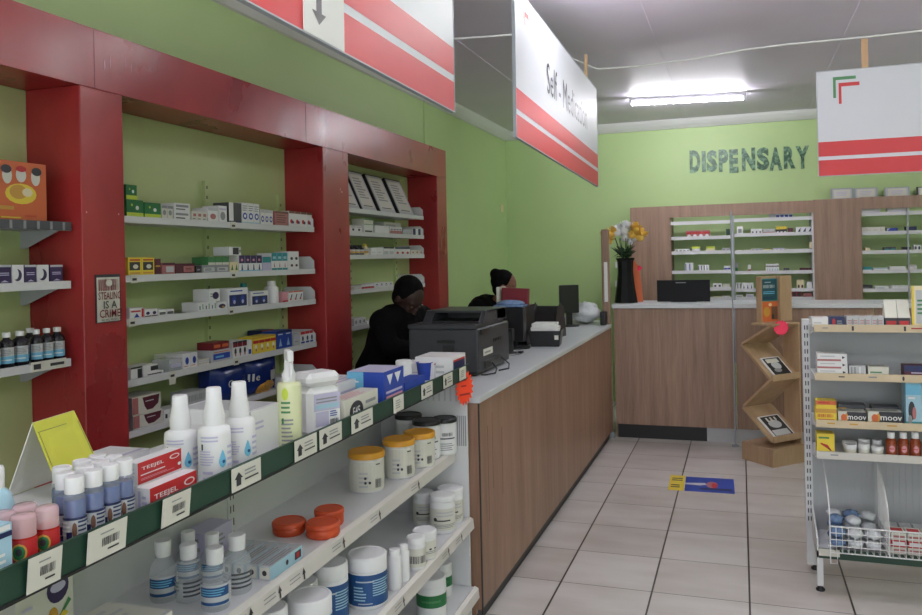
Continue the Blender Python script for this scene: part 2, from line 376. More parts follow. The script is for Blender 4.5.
# thin white cable sagging along the ceiling, and the cable stub on the left cornice
pts = [hit(x, y, 2, ZC-.02) for x, y in ((300, 36), (453, 39), (514, 34.5))]
pts2 = [hit(x, y, 2, ZC-.02) for x, y in ((597, 69), (640, 66), (700, 58), (742, 50), (790, 44), (866, 37), (924, 30.5), (1010, 24))]
tag(MB().tube([pts[1]-Vector((.3, 0, 0)), pts[1], pts[2]]+pts2, .007, M('white')).build('ceiling_cable'), 'thin white cable running across the ceiling above the hanging signs', 'cable')
q = hit(472, 112, 0, XL+.06)
tag(MB().tube([q+Vector(d) for d in ((0, -.10, .08), (.01, -.03, .05), (.02, .04, .03), (.02, .12, .0), (.0, .13, -.04))], .006, M('black')).build('cable_stub'), 'short black loose cable end on the left cornice', 'cable')
y = ypx(424, XL, 2.7)
tag(MB().box(XL, XL+.012, y-.012, y+.012, 2.50, 2.955, M('wallgreen')).build('wall_conduit'), 'thin painted conduit running up the left wall above the red surround', 'conduit')

# =================================================================== RED SURROUND on the left wall
XF = -2.28
sur = thing('shelving_surround', 'glossy red boxed surround with three columns and a header on the left wall', 'shelf surround', (XL, 4.2, 0))
def sbox(x0, x1, y0, y1, z0, z1, name='column', b=.004):
    o = MB().box(x0-XL, x1-XL, y0-4.2, y1-4.2, z0, z1, M('redgloss')).build(name, sur); return bevel(o, b)
sbox(XL+.001, XF, 2.297, 2.51, 0, 2.272); sbox(XL+.001, XF, 4.085, 4.40, 0, 2.272); sbox(XL+.001, XF, 5.915, 6.125, 0, 2.272)
hd = MB().box(.001, XF-XL, -4.2-.4, 6.125-4.2, 2.272, 2.497, M('redgloss'))
for yy in (2.37, 3.9): hd.box(XF-XL, XF-XL+.0008, yy-4.2, yy-4.2+.003, 2.272, 2.497, M('dred'))
bevel(hd.build('header', sur), .004)
sc = MB()
for (yy, zz, a, b_) in ((4.30, 2.02, .02, .012), (4.285, 2.03, .008, .02), (2.53, 2.38, .004, .05), (2.45, 2.36, .004, .06), (2.42, 2.35, .005, .045), (2.56, 2.37, .004, .04), (2.315, 1.80, .006, .01), (2.475, 1.80, .006, .01)):
    sc.add([(XF-XL+.0012, yy-4.2, zz), (XF-XL+.0012, yy-4.2+a, zz+b_*.3), (XF-XL+.0012, yy-4.2+a*.6, zz+b_), (XF-XL+.0012, yy-4.2-a*.3, zz+b_*.6)], [(0, 1, 2, 3)], M('pink'))
tag(sc.build('paint_chips', sur), 'pale paint chips and staple marks')
# green pegboard uprights on the wall in each bay
def upright(y, z0, z1, label):
    m = MB().box(XL, XL+.025, y-.015, y+.015, z0, z1, M('backgreen'))
    z = z0+.03
    while z < z1-.03:
        m.box(XL+.025, XL+.0255, y-.006, y-.002, z, z+.016, M('slot')); m.box(XL+.025, XL+.0255, y+.002, y+.006, z, z+.016, M('slot')); z += .05
    tag(m.build('slotted_upright'), label, 'shelf upright')
upright(1.98, 0, 1.95, 'green slotted upright behind the bottles left of the first red column')
for k_, (ya_, yb_) in enumerate(((.5, 2.295), (2.512, 4.083), (4.402, 5.913))):
    tag(MB().box(XL, XL+.005, ya_, yb_, .05, 2.268, M('backgreen')).build('shelf_back_panel'), 'pale green back panel of the %s shelf bay' % ('near', 'wide', 'far narrow')[k_], 'panel')
upright(ypx(203, XL, 1.9), .05, 2.02, 'green slotted upright in the middle of the wide red-framed bay')
upright(4.0, .05, 2.0, 'green slotted upright beside the middle red column, in the wide bay')
upright(4.86, .05, 2.1, 'green slotted upright on the left of the far red-framed bay')
upright(5.62, .05, 2.1, 'green slotted upright at the right end of the far red-framed bay')
XS = -2.315
def wall_shelf(y0, y1, z, label, wire=False, cut=0, endp=True):
    t = thing('wall_shelf', label, 'shelf', (XL, (y0+y1)/2, z))
    w = (y1-y0)/2; D = XS-XL
    mm = M('steelgrey') if wire else M('steel')
    mb = MB().box(0.001, D-.012, -w, w, -.02, -.006, mm).box(D-.012, D, -w, w, -.024, .004, mm)
    mb.build('shelf_board', t)
    if wire:
        fr = MB()
        for k in range(int(2*w/.055)): fr.box(D+.0012, D+.003, -w+.04+k*.055, -w+.05+k*.055, -.022, .006, M('grey'))
        fr.box(D+.0002, D+.0012, -w, w, -.024, .008, M('dgrey')).build('price_strip', t)
    for yy, ht in (((w-.004, .075),) if endp else ()):
        MB().prism([(.002, -.02), (D-.004, -.02), (D-.004, .05), (D-.03, ht), (.002, ht)], 1, yy, yy+.003, mm).build('end_panel', t)
    for yy in ((-w+.02,) if endp else (-w+.02, w-.02)):
        MB().prism([(.002, -.02), (D-.03, -.02), (.03, -.085), (.002, -.085)], 1, yy-.002, yy+.002, M('steelgrey')).build('bracket', t)
    return t
SA = [1.800, 1.562, 1.388, 1.143, .940]
nms = ['top', 'second', 'third', 'fourth', 'fifth']
for i, z in enumerate(SA): wall_shelf(2.525, 4.03, z, 'white metal %s shelf of the wide red-framed bay on the left wall' % nms[i])
SC3 = [1.938, 1.790, 1.642, 1.420, 1.190]
for i, z in enumerate(SC3): wall_shelf(4.43, 5.70, z, 'white metal %s shelf of the narrow far bay on the left wall' % nms[i])
S0 = [1.760, 1.550, 1.268]
for i, z in enumerate(S0): wall_shelf(.55, min(2.29, ypx(71, XS, z)), z, '%s shelf left of the first red column' % ('dark-fronted top', 'white second', 'white lowest')[i], wire=(i == 0), endp=False)
# shoplifting notice on the first column
p0 = hit(93, 275, 0, XF); p1 = hit(120, 322, 0, XF)
w, h = .125, .182
def fm(u, v, e): return (e, w*(u-.5), h*(v-.5))
m = MB().box(0, .003, -w/2, w/2, -h/2, h/2, M('ink'))
m.deco(fm, ['r .04 .96 .02 .94 offwhite', 'b .1 .9 .66 .9 dred', 'e .5 .82 .14 .07 offwhite', 'w .5 .56 .16 .9 dred STEALING', 'w .5 .37 .16 .54 ink IS A', 'w .5 .19 .17 .9 dred CRIME!', 'w .5 .06 .045 .8 ink WE WILL PROSECUTE'], w/h, e0=.0035)
tag(m.build('warning_notice', loc=(XF+.001, 2.412, 1.482)), 'small STEALING IS A CRIME notice on the first red column', 'notice')

# =================================================================== LONG COUNTER
CX0, CX1, CY0, CY1 = -1.78, -1.09, 3.27, 6.98
t = thing('service_counter', 'long counter with brown wood front and pale worktop beside the aisle', 'counter', (-1.4, CY0, 0))
def cb(name, x0, x1, y0, y1, z0, z1, m, b=0):
    o = MB().box(x0+1.4, x1+1.4, y0-CY0, y1-CY0, z0, z1, M(m)).build(name, t)
    return bevel(o, b) if b else o
cb('front_panel', CX1-.03, CX1-.004, CY0, CY1, .075, .975, 'laminate')
cb('end_panel', CX0, CX1-.03, CY0, CY0+.02, .05, .975, 'laminate')
cb('kickboard', CX1-.055, CX1-.03, CY0+.02, CY1, 0, .075, 'black')
cb('worktop', CX0-.02, CX1+.008, CY0-.01, CY1+.0, .975, 1.004, 'worktop', .003)
cb('worktop_return', CX0-.02, -1.17, CY1, 7.42, .975, 1.004, 'worktop')
cb('return_panel', CX0, -1.19, 7.38, 7.40, 0, .975, 'laminate')
cb('inner_shelf', CX0+.05, CX1-.03, CY0+.02, CY1, .45, .47, 'steel')
cb('edge_strip', CX1-.004, CX1+.0, CY0, CY0+.012, .06, .975, 'black')
g = MB()
for yy, z0, z1 in ((3.40, .42, .85), (3.47, .55, .9), (3.62, .48, .8)): g.box(CX1-.004+1.4, CX1-.0035+1.4, yy-CY0, yy-CY0+.006, z0, z1, M('brown'))
tag(g.build('scuff_marks', t), 'dark scuff streaks on the wood front')

# =================================================================== DISPENSARY COUNTER (transaction counter at the back)
DY = 7.05
t = thing('dispensary_counter', 'tall wood-fronted dispensary counter with pale top at the back of the shop', 'counter', (0, DY, 0))
MB().box(-1.07, -.06, 0, .025, .12, 1.14, M('laminate2')).box(-.05, 1.0, 0, .025, .12, 1.14, M('laminate2')).box(1.01, 2.3, 0, .025, .12, 1.14, M('laminate2')).build('front_panel', t)
MB().box(-1.055, -.30, .012, .03, 0, .12, M('black')).build('kickboard', t)
tag(MB().box(-.30, 2.3, .012, .03, 0, .12, M('steelgrey')).build('kickboard', t), 'grey marbled skirting piece')
bevel(MB().box(-1.085, 2.3, -.02, .55, 1.14, 1.178, M('worktop')).build('counter_top', t), .004)
MB().box(-1.07, -1.045, .025, .5, 0, 1.14, M('laminate2')).build('side_panel', t)
# partition post at the junction
t = thing('partition_post', 'wooden partition post rising between the two counters', 'post', (-1.125, 7.0, 0))
o = MB().box(-.038, .034, 0, .03, .06, 1.84, M('laminate2')).build('post', t); bevel(o, .012, 3)
MB().box(-.05, .045, -.01, .05, 0, .06, M('grey')).build('foot', t)
h_ = MB().box(.012, .022, -.006, 0, .22, .33, M('chrome')); h_.build('hinge', t)
tag(MB().box(-.015, .015, -.004, -.001, 1.2, 1.55, M('paper')).build('paper_strip', t), 'white paper strip taped to the post')
# thin pole in front of dispensary counter
xq = -.07
tag(MB().tube([(xq, 6.93, 0), (xq+.003, 6.93, 1.95)], .006, M('silver')).lathe([(.03, 0), (.03, .01), (.01, .02)], M('grey'), (xq, 6.93, 0)).build('metal_pole'), 'thin grey metal pole standing in front of the dispensary counter', 'pole')

# dispensary shelving with wood surround
FY = 8.42
t = thing('dispensary_shelving', 'wide wood-framed shelving unit against the green dispensary wall', 'shelving', (0, FY, 0))
def fb(name, x0, x1, z0, z1, y0=0, y1=.02, m='laminate2'): return MB().box(x0, x1, y0, y1, z0, z1, M(m)).build(name, t)
fb('left_panel', -1.085, -.685, 0, 2.10)
fb('middle_panel', .685, 1.105, 0, 2.11)
fb('header_panel', -.685, .685, 1.985, 2.105)
fb('header_panel', 1.105, 2.6, 2.0, 2.115)
fb('top_board', -1.085, 2.6, 2.105, 2.12, .25, YB-FY); fb('top_rail', -1.085, 2.6, 2.09, 2.105, .02, .05)
fb('divider', -.075, -.055, .5, 1.985, 0, .02, 'silver')
fb('divider', 1.50, 1.512, .5, 1.99, .0, .02, 'silver')
fb('divider', -.69, -.675, .3, 2.0, .02, .37, 'laminate2'); fb('divider', .67, .69, .3, 2.0, .02, .37, 'white'); fb('divider', 1.1, 1.112, .3, 2.0, .02, .37, 'laminate2')
OZ = {1: [1.93, 1.775, 1.625, 1.425, 1.250, 1.150], 2: [1.94, 1.79, 1.618, 1.412, 1.235, 1.15], 3: [1.955, 1.772, 1.590, 1.405, 1.225]}
for k, (x0, x1) in {1: (-.672, -.078), 2: (-.052, .668), 3: (1.114, 2.6)}.items():
    for z in OZ[k]:
        MB().box(x0, x1, .03, .27, z-.012, z, M('steel')).box(x0, x1, .02, .03, z-.022, z+.012, M('steel')).build('shelf', t)

# green painted letters on the back wall
t = thing('wall_lettering', 'dark green speckled DISPENSARY lettering on the green back wall', 'lettering', (0, YB, 0))
def spk():
    m, N, L, P = nm('speckled_green_foil')
    tc = N.new('ShaderNodeTexCoord'); n1 = N.new('ShaderNodeTexNoise'); n1.inputs['Scale'].default_value = 38; L.new(tc.outputs['Object'], n1.inputs['Vector'])
    r = N.new('ShaderNodeValToRGB'); r.color_ramp.elements[0].position = .42; r.color_ramp.elements[1].position = .68
    r.color_ramp.elements[0].color = (*lin((34, 78, 52)), 1); r.color_ramp.elements[1].color = (*lin((120, 160, 130)), 1)
    L.new(n1.outputs['Fac'], r.inputs[0]); L.new(r.outputs[0], P.inputs['Base Color']); P.inputs['Roughness'].default_value = .35; return m
MATS['foil'] = spk()
# pixel spans of each letter on the wall
LET = [('D', 690, 700, 150, 173), ('I', 702, 705.5, 151, 172), ('S', 707, 717, 150, 172), ('P', 719, 728, 149, 172), ('E', 729.5, 738, 149, 173), ('N', 742, 755, 147.5, 171), ('S', 757, 769, 147, 170.5), ('A', 769.5, 782, 147, 171), ('R', 784, 795, 146, 169), ('Y', 796, 809, 145.5, 169)]
for ch, a, b_, ya, yb in LET:
    A = hit(a, yb, 1, YB-.004); B = hit(b_, ya, 1, YB-.004)
    c = bpy.data.curves.new('t', 'FONT'); c.body = ch; c.size = 1; c.offset = .055 if ch != 'I' else .03; c.extrude = .004; c.resolution_u = 3
    ob = bpy.data.objects.new('t', c); me = bpy.data.meshes.new_from_object(ob); bpy.data.objects.remove(ob)
    xs = [v.co.x for v in me.vertices]; ys = [v.co.y for v in me.vertices]; x0, x1, y0, y1 = min(xs), max(xs), min(ys), max(ys)
    for v in me.vertices:
        v.co = Vector((A.x+(v.co.x-x0)/(x1-x0)*(B.x-A.x), -.005-v.co.z, A.z+(v.co.y-y0)/(y1-y0)*(B.z-A.z)))
    me.materials.clear(); me.materials.append(M('foil'))
    o = bpy.data.objects.new('letter', me); COLL.objects.link(o); o.parent = t
# printed paper sign and switches on the left wall
q = hit(506, 209, 0, XL)
tag(MB().box(0, .012, -.03, .03, -.04, .04, M('cream')).build('wall_sensor', loc=(XL, q.y if q.y < 8.7 else 8.6, q.z)), 'small pale sensor box on the left wall near the back corner', 'sensor')

# =================================================================== HANGING SIGNS
SH = .705
def sign(name, label, L, loc, rz, items, front_left=True):
    t = thing(name, label, 'hanging sign', loc, rz)
    mb = MB().box(-L/2, L/2, -.006, .006, 0, SH, M('signwhite'))
    fmf = lambda u, v, e: (L*(u-.5), -.006-e, SH*v)
    fmb = lambda u, v, e: (L*(.5-u), .006+e, SH*v)
    mb.deco(fmf, items, L/SH); mb.deco(fmb, items[:2], L/SH)
    mb.box(-L/2-.004, -L/2, -.008, .008, -.004, SH+.004, M('silver')).box(L/2, L/2+.004, -.008, .008, -.004, SH+.004, M('silver')).box(-L/2, L/2, -.008, .008, -.004, 0, M('silver')).box(-L/2, L/2, -.008, .008, SH, SH+.004, M('silver'))
    mb.build('sign_panel', t)
    for sx in (-.37, .37):
        MB().box(L*sx-.02, L*sx+.02, .007, .022, SH-.08, ZC-loc[2]-.03, M('battenwood')).build('hanging_batten', t)
    return t
MATS['signwhite'] = simple('sign_white', (204, 206, 214), .5, var=.03, scale=3)
MATS['signred'] = simple('sign_red', (196, 46, 52), .5, var=.05, scale=3)
stripes = ['r 0 1 0 .15 signred', 'r 0 1 .185 .325 signred']
def chev(u, v, s, ar):   # corner chevrons: green behind, red in front
    a = s/ar
    return [f'p mgreen {u} {v} {u+a} {v} {u+a} {v-.03} {u+a*.12} {v-.03} {u+a*.12} {v-s} {u} {v-s}',
            f'p signred {u+a*.24} {v-.06} {u+a*1.15} {v-.06} {u+a*1.15} {v-.095} {u+a*.36} {v-.095} {u+a*.36} {v-s*1.3} {u+a*.24} {v-s*1.3}']
# the signs over the aisle hang along it, printed face to the aisle (+X)
y0, y1 = 3.53, 5.74
s1 = sign('hanging_sign', 'white hanging sign reading Self - Medication with two red stripes', y1-y0, (-.97, (y0+y1)/2, 2.135), HP, stripes+chev(.07, .965, .12, (y1-y0)/SH)+['w .55 .60 .24 .53 ink Self - Medication'])
y0, y1 = .30, 2.69
s2 = sign('hanging_sign', 'white and red hanging sign at top left with a taped arrow sheet', y1-y0, (-.97, (y0+y1)/2, 2.142), HP, stripes)
Ls = y1-y0
m = MB()
ya = ypx(299, -.97, 2.3)-(y0+y1)/2; yb = ypx(340, -.97, 2.3)-(y0+y1)/2
m.box(ya, yb, -.0095, -.0075, .0, .42, M('paper'))
mid = (ya+yb)/2-.03
m.add([(mid-.013, -.0105, .30), (mid+.013, -.0105, .30), (mid+.013, -.0105, .062), (mid+.034, -.0105, .062), (mid, -.0105, .032), (mid-.034, -.0105, .062), (mid-.013, -.0105, .062)], [tuple(range(7))], M('black'))
tag(m.build('arrow_sheet', s2), 'white taped sheet with a black down arrow')
q = hit(819, 176, 1, 5.88); L3 = 2.3
s3 = sign('hanging_sign', 'white hanging sign at right with green and red corner mark above two red stripes', L3, (q.x+L3/2, 5.88, 2.115), 0, stripes+chev(.043, .94, .2, L3/SH))
s1.rotation_euler = (0, math.radians(1.4), HP); s2.rotation_euler = (0, math.radians(.8), HP); s2.location.z += .008
# =================================================================== FOREGROUND GONDOLA (left, along the aisle)
def root_at(name, label, cat, loc): return thing(name, label, cat, loc)
def wb(mb, name, t): return mb.build(name, t, loc=tuple(-c for c in t.location))
GX = -1.12; GB = -1.525; GY0, GY1 = .30, 3.225
G = thing('gondola_shelving', 'long low white gondola shelf with a dark green price rail in the foreground', 'shelving', (-1.12, 3.22, 0)); G.rotation_euler = (0, 0, GT)
wb(MB().box(GB-.03, GB, GY0, GY1-.015, .02, 1.095, M('steel')), 'back_panel', G)
wb(MB().box(GB-.03, GX-.005, GY1-.015, GY1, .02, 1.10, M('steel')), 'end_panel', G)
wb(MB().box(GB-.03, GX-.005, GY0, GY0+.015, .02, 1.10, M('steel')), 'end_panel', G)
bevel(wb(MB().box(GB-.03, GX-.002, GY0, GY1, 1.095, 1.11, M('steel')), 'top_shelf', G), .003)
wb(MB().box(GX-.002, GX+.002, GY0, GY1, 1.097, 1.148, M('dgreen')).box(GX-.002, GX+.006, GY0, GY1, 1.092, 1.097, M('black')).box(GX-.002, GX+.005, GY0, GY1, 1.148, 1.151, M('dgreen')), 'price_rail', G)
GS = [(.780, -1.180), (.495, -1.105), (.200, -1.088)]
MATS['lipcream'] = simple('cream_shelf_lip', (206, 202, 196), .45, var=.04)
for z, xf in GS:
    o = wb(MB().box(GB, xf-.02, GY0+.015, GY1-.016, z-.018, z, M('steel')).prism([(xf-.022, z-.018), (xf-.022, z), (xf-.016, z+.004), (xf, z-.004), (xf+.004, z-.044), (xf, z-.046)], 1, GY0+.015, GY1-.016, M('lipcream')), 'shelf', G)
wb(MB().box(GB, -1.13, GY0+.015, GY1-.016, 0, .15, M('steelgrey')), 'plinth', G)
for yy in (gy(230.5, GB, .9), gy(230.5, GB, .9)-.9):
    m = MB().box(GB, GB+.004, yy-.02, yy+.02, .1, 1.09, M('steel')); z = .12
    while z < 1.05:
        for s in (-.009, .006): m.box(GB+.004, GB+.0045, yy+s, yy+s+.004, z, z+.022, M('slot'))
        z += .04
    wb(m, 'slotted_upright', G)
# grey print on the end panel under the rail
m = MB(); 
for k in range(13): m.box(-1.46+k*.026, -1.452+k*.026, GY1-.0158, GY1-.0152, .99, 1.075, M('lgrey'))
for k in range(5): m.box(-1.17+k*.009, -1.165+k*.009, GY1-.0158, GY1-.0152, .80, .93, M('grey'))
tag(wb(m, 'panel_print', G), 'faded grey print on the end panel')
# price tags on the green rail: pixel spans along the rail
TG = [(25, 59, 1), (85, 124, 1), (160, 188, 1), (231, 260, 2), (294, 316, 2), (319, 341, 2), (351, 372, 2), (393, 403, 0), (421, 432, 2), (443, 452, 2), (459, 465.5, 0)]
for a, b, k in TG:
    ya, yb = gy(a, GX+.004, 1.12), gy(b, GX+.004, 1.12); w = yb-ya; h = .056 if k == 1 else .052
    z0 = 1.096 if k == 1 else 1.097
    fm = lambda u, v, e: (GX+.0065+e+(.006*v if k == 1 else 0), ya+w*u, z0+h*v)
    m = MB(); e = .0012
    m.add([fm(0, 0, -e), fm(1, 0, -e), fm(1, 1, -e), fm(0, 1, -e), fm(0, 0, 0), fm(1, 0, 0), fm(1, 1, 0), fm(0, 1, 0)], [(3, 2, 1, 0), (4, 5, 6, 7), (0, 1, 5, 4), (1, 2, 6, 5), (2, 3, 7, 6), (3, 0, 4, 7)], M('offwhite'))
    if k == 1: m.deco(fm, ['l .3 .8 .74 .84 1 grey', 'b .35 .8 .38 .64 ink', 'l .5 .8 .18 .3 1 ink'], w/h)
    elif k == 2: m.deco(fm, ['p ink .14 .2 .3 .2 .3 .5 .36 .5 .22 .78 .08 .5 .14 .5', 'l .42 .9 .5 .8 2 grey', 'l .42 .9 .28 .44 1 ink'], w/h)
    else: m.deco(fm, ['l .2 .8 .2 .8 4 grey'], w/h)
    wb(m, 'price_tag', G)
# small printed arrows along the two lower lips
for (xf, z, spans) in ((-1.180, .780, (250, 279, 303, 343, 379, 418)), (-1.105, .495, (403, 448, 461))):
    for px_ in spans:
        yy = gy(px_, xf, z-.025); m = MB(); X = lambda zz: xf+.0008+(z-.004-zz)*.1+.0006
        m.add([(X(z-.04), yy-.004, z-.04), (X(z-.04), yy+.004, z-.04), (X(z-.025), yy+.004, z-.025), (X(z-.025), yy+.009, z-.025), (X(z-.008), yy, z-.008), (X(z-.025), yy-.009, z-.025), (X(z-.025), yy-.004, z-.025)], [tuple(range(7))], M('ink'))
        for q_ in range(2): m.add([(X(z-.018-q_*.01), yy-.075, z-.018-q_*.01), (X(z-.018-q_*.01), yy-.02, z-.018-q_*.01), (X(z-.015-q_*.01), yy-.02, z-.015-q_*.01), (X(z-.015-q_*.01), yy-.075, z-.015-q_*.01)], [(0, 1, 2, 3)], M('grey'))
        wb(m, 'printed_tag', G)
# fluorescent starburst tag at the far end
c = hit(469, 388, 0, GX+.02); m = MB(); n = 18; P_ = []
for i in range(2*n):
    a = 2*math.pi*i/(2*n); r = 1.0 if i % 2 == 0 else .78
    P_.append((c.y-3.22+.055*r*math.cos(a), c.z+.078*r*math.sin(a)))
m.prism(P_, 0, 0, .002, M('fluo'))
fm = lambda u, v, e: (.002+e, c.y-3.22+.07*(u-.5), c.z+.1*(v-.5))
m.deco(fm, ['l .1 .9 .76 .86 1 reddrk', 'l .2 .8 .5 .64 1 reddrk', 'l .05 .95 .12 .3 1 reddrk'], 1)
tag(m.build('starburst_tag', loc=(GX+.014, 3.225, 0), rz=-.45), 'fluorescent orange starburst price tag at the end of the foreground gondola', 'price tag')

# =================================================================== RIGHT GONDOLA
RY, RB = 4.06, 4.335; RX0, RX1 = .322, 1.75
R = thing('gondola_shelving', 'white gondola shelf with tan price strips at the right edge', 'shelving', (1.0, 4.2, 0))
m = MB().box(RX0, RX1, RB, RB+.01, .2, 1.275, M('steelgrey'))
for k in range(int((RX1-RX0)/.028)): m.box(RX0+k*.028, RX0+k*.028+.014, RB-.003, RB, .21, .60, M('steelgrey'))
wb(m, 'back_panel', R)
for xx in (RX0-.035, RX1):
    m = MB().box(xx, xx+.035, RB-.02, RB+.03, .03, 1.262, M('steel')); z = .25
    while z < 1.22:
        for s in (.009, .021): m.box(xx+s, xx+s+.005, RB-.0205, RB-.02, z, z+.022, M('slot'))
        z += .04
    wb(m, 'slotted_upright', R)
RS = [1.243, 1.015, .794, .646]
MATS['liptan'] = simple('tan_price_strip', (206, 188, 158), .5, var=.06)
for i, z in enumerate(RS):
    mm = 'liptan' if i < 3 else 'lipcream'
    wb(MB().box(RX0, RX1, RY+.012, RB-.004, z-.016, z, M('steel')).box(RX0, RX1, RY, RY+.012, z-.02, z+.014, M(mm)).prism([(RY+.01, z-.016), (RB-.004, z-.016), (RB-.004, z-.06)], 0, RX0-.003, RX0, M('steel')), 'shelf', R)
    m = MB()
    fm = lambda u, v, e: (RX0+.6*u, RY-e, z-.016+.03*v)
    m.deco(fm, [['l .06 .12 .3 .7 1 grey', 'p ink .27 .1 .285 .1 .285 .8 .27 .8', 'p ink .63 .1 .645 .1 .645 .8 .63 .8', 'l .68 .76 .3 .7 1 reddrk', 'p ink .87 .1 .885 .1 .885 .8 .87 .8'],
        ['l .17 .23 .3 .7 1 ink', 'l .38 .46 .3 .8 1 grey', 'e .62 .45 .008 .35 ink', 'e .94 .45 .008 .35 ink'],
        ['l .08 .16 .3 .8 1 gold', 'l .24 .32 .3 .8 1 gold', 'l .5 .57 .3 .8 1 gold', 'l .8 .87 .3 .8 1 gold'],
        ['l .1 .18 .3 .8 1 grey', 'e .84 .45 .008 .35 ink', 'l .87 .95 .4 .6 1 reddrk']][i], 1)
    m.box(RX0+.02, RX0+1.0, RY-.0004, RY-.0001, z-.017, z+.0135, M(mm)); wb(m, 'strip_print', R)
wb(MB().box(RX0, RX1, RY, RB, .19, .205, M('steel')).box(RX0, RX1, RY-.002, RY+.002, .158, .205, M('dgreen')).box(RX0+.0, RX0+.09, RY-.004, RY-.002, .17, .203, M('offwhite')), 'base_shelf', R)
wb(MB().prism([(RY, .16), (RB, .16), (RB, .34), (RY, .25)], 0, RX0-.008, RX0-.001, M('steel')), 'base_side', R)
for xx in (RX0-.008, RX1-.02):
    for yy in (RY+.0, RB-.01):
        l = wb(MB().box(xx, xx+.026, yy, yy+.03, .025, .19, M('steel')), 'leg', R)
        MB().lathe([(.02, .0), (.021, .008), (.013, .014), (.008, .03)], M('black'), (xx+.013, yy+.015, 0), 12).build('levelling_foot', l)
# wire basket on its base
W = thing('wire_basket', 'white wire dump basket on the base of the right gondola', 'basket', (1.0, 4.1, .205))
m = MB(); bx0, bx1, byf, byb = .365, 1.66, 3.985, 4.31; zb, zf, zt = .215, .335, .60
def wire(*p, r=.0022): m.tube(p, r, M('white'), 6)
m2 = m
wire((bx0, byf, zf), (bx1, byf, zf), r=.0035); wire((bx0, byf, zb), (bx1, byf, zb), r=.003); wire((bx0, byb, zt), (bx1, byb, zt), r=.003)
for x in (bx0, .61, 1.08, bx1):
    wire((x, byf, zb), (x, byf, zf), (x, byf+.02, zf+.09), (x, byf+.10, zf+.16), (x, byb, zt), r=.0035)
k = 0; x = bx0+.026
while x < bx1:
    wire((x, byf, zf), (x, byf, zb), (x, byb, zb)); x += .026
for z in (.245, .275, .305): wire((bx0, byf, z), (bx1, byf, z))
for yy in (4.08, 4.18, 4.28): wire((bx0, yy, zb), (bx1, yy, zb))
for x in (.61, 1.08):
    for j in range(1, 10): yy = byf+(byb-byf)*j/10; wire((x, yy, zb), (x, yy, zf+.16+(yy-byf-.1)*.45 if yy > byf+.1 else zf+.05+(yy-byf)*1.1))
    for z in (.26, .3): wire((x, byf, z), (x, byb, z))
wire((bx0, byf-.002, zb), (bx0, byf-.002, .165), (bx0+.03, byf-.002, .165), (bx0+.03, byf-.002, zb), r=.003)
wb(m, 'wire_frame', W)

# =================================================================== ZIGZAG BOOK STAND
BO = Vector((-.005, 6.52, 0)); BA = math.atan2(-.19, .205)
S = thing('book_stand', 'pale wood zigzag leaflet stand in front of the dispensary counter', 'display stand', tuple(BO)); S.rotation_euler = (0, 0, BA)
BWD = .31; y0, y1 = 0, BWD
def bwp(d, e, z): return BO + Matrix.Rotation(BA, 3, 'Z') @ Vector((d, e, z))
def slab(a, b, th=.014, e0=0, e1=BWD):
    (x0, z0), (x1, z1) = a, b; d = Vector((x1-x0, z1-z0)).normalized(); n = Vector((d.y, -d.x))*th
    if n.y > 0: n = -n
    return MB().prism([(x0, z0), (x1, z1), (x1+n.x, z1+n.y), (x0+n.x, z0+n.y)], 1, e0, e1, M('standwood'))
ZG = [((.27, 1.055), (0, .905)), ((0, .895), (.28, .650)), ((.26, .65), (0, .42)), ((0, .405), (.28, .19))]
for a, b in ZG: bevel(slab(a, b).build('zigzag_shelf', S), .002)
bevel(MB().box(0.10, .29, 0, BWD, 1.052, 1.066, M('standwood')).build('top_shelf', S), .002)
for z in (.650, .19): bevel(MB().box(.28, .292, 0, BWD, z-.012, z+.035, M('standwood')).build('lip', S), .002)
bevel(MB().box(.13, .28, BWD, BWD+.014, .12, 1.06, M('standwood')).build('side_panel', S), .002)
bevel(MB().prism([(-.02, 0), (.30, -.02), (.31, .35), (-.02, .35)], 2, 0, .135, M('standwood')).build('base', S), .003)
bevel(MB().box(.10, .114, .06, BWD+.09, 1.066, 1.42, M('standwood')).box(.114, .15, .06, .072, 1.066, 1.42, M('standwood')).box(.114, .15, .27, BWD+.09, 1.066, 1.42, M('standwood')).build('back_board', S), .002)
def card(name, label, cat, e0, e1, z0, z1, d, deco, base):
    w, h = e1-e0, z1-z0; o = carton_mb(w, .006, h, base, deco).build(name, loc=bwp(d, (e0+e1)/2, z0), rz=BA+HP); return tag(o, label, cat)
card('booklet', 'teal covered booklet standing at the top of the zigzag stand', 'booklet', .08, .265, 1.228, 1.40, .126, ['r .04 .96 .03 .97 dteal', 'l .25 .75 .8 .88 1 lgrey', 'b .15 .85 .58 .72 lgrey', 'l .15 .85 .3 .45 2 sky', 'l .1 .9 .08 .2 2 navy'], 'teal')
card('leaflet', 'orange picture leaflet below the teal booklet on the zigzag stand', 'leaflet', .08, .265, 1.068, 1.222, .126, ['r 0 1 0 1 orange', 'e .35 .5 .2 .25 gold', 'r .62 .98 .1 .75 brown', 'e .7 .25 .08 .12 ink', 'e .55 .85 .1 .08 cream'], 'gold')
m = MB(); P_ = []
for i in range(28):
    a = math.pi*i/14; r = .060 if i % 2 == 0 else .048; P_.append((r*math.cos(a), r*math.sin(a)))
m.prism(P_, 1, 0, .002, M('hotpink'))
tag(m.build('starburst_tag', loc=bwp(.295, .10, 1.035), rz=BA+HP-.55), 'pink starburst tag stuck on the top of the zigzag stand', 'price tag')
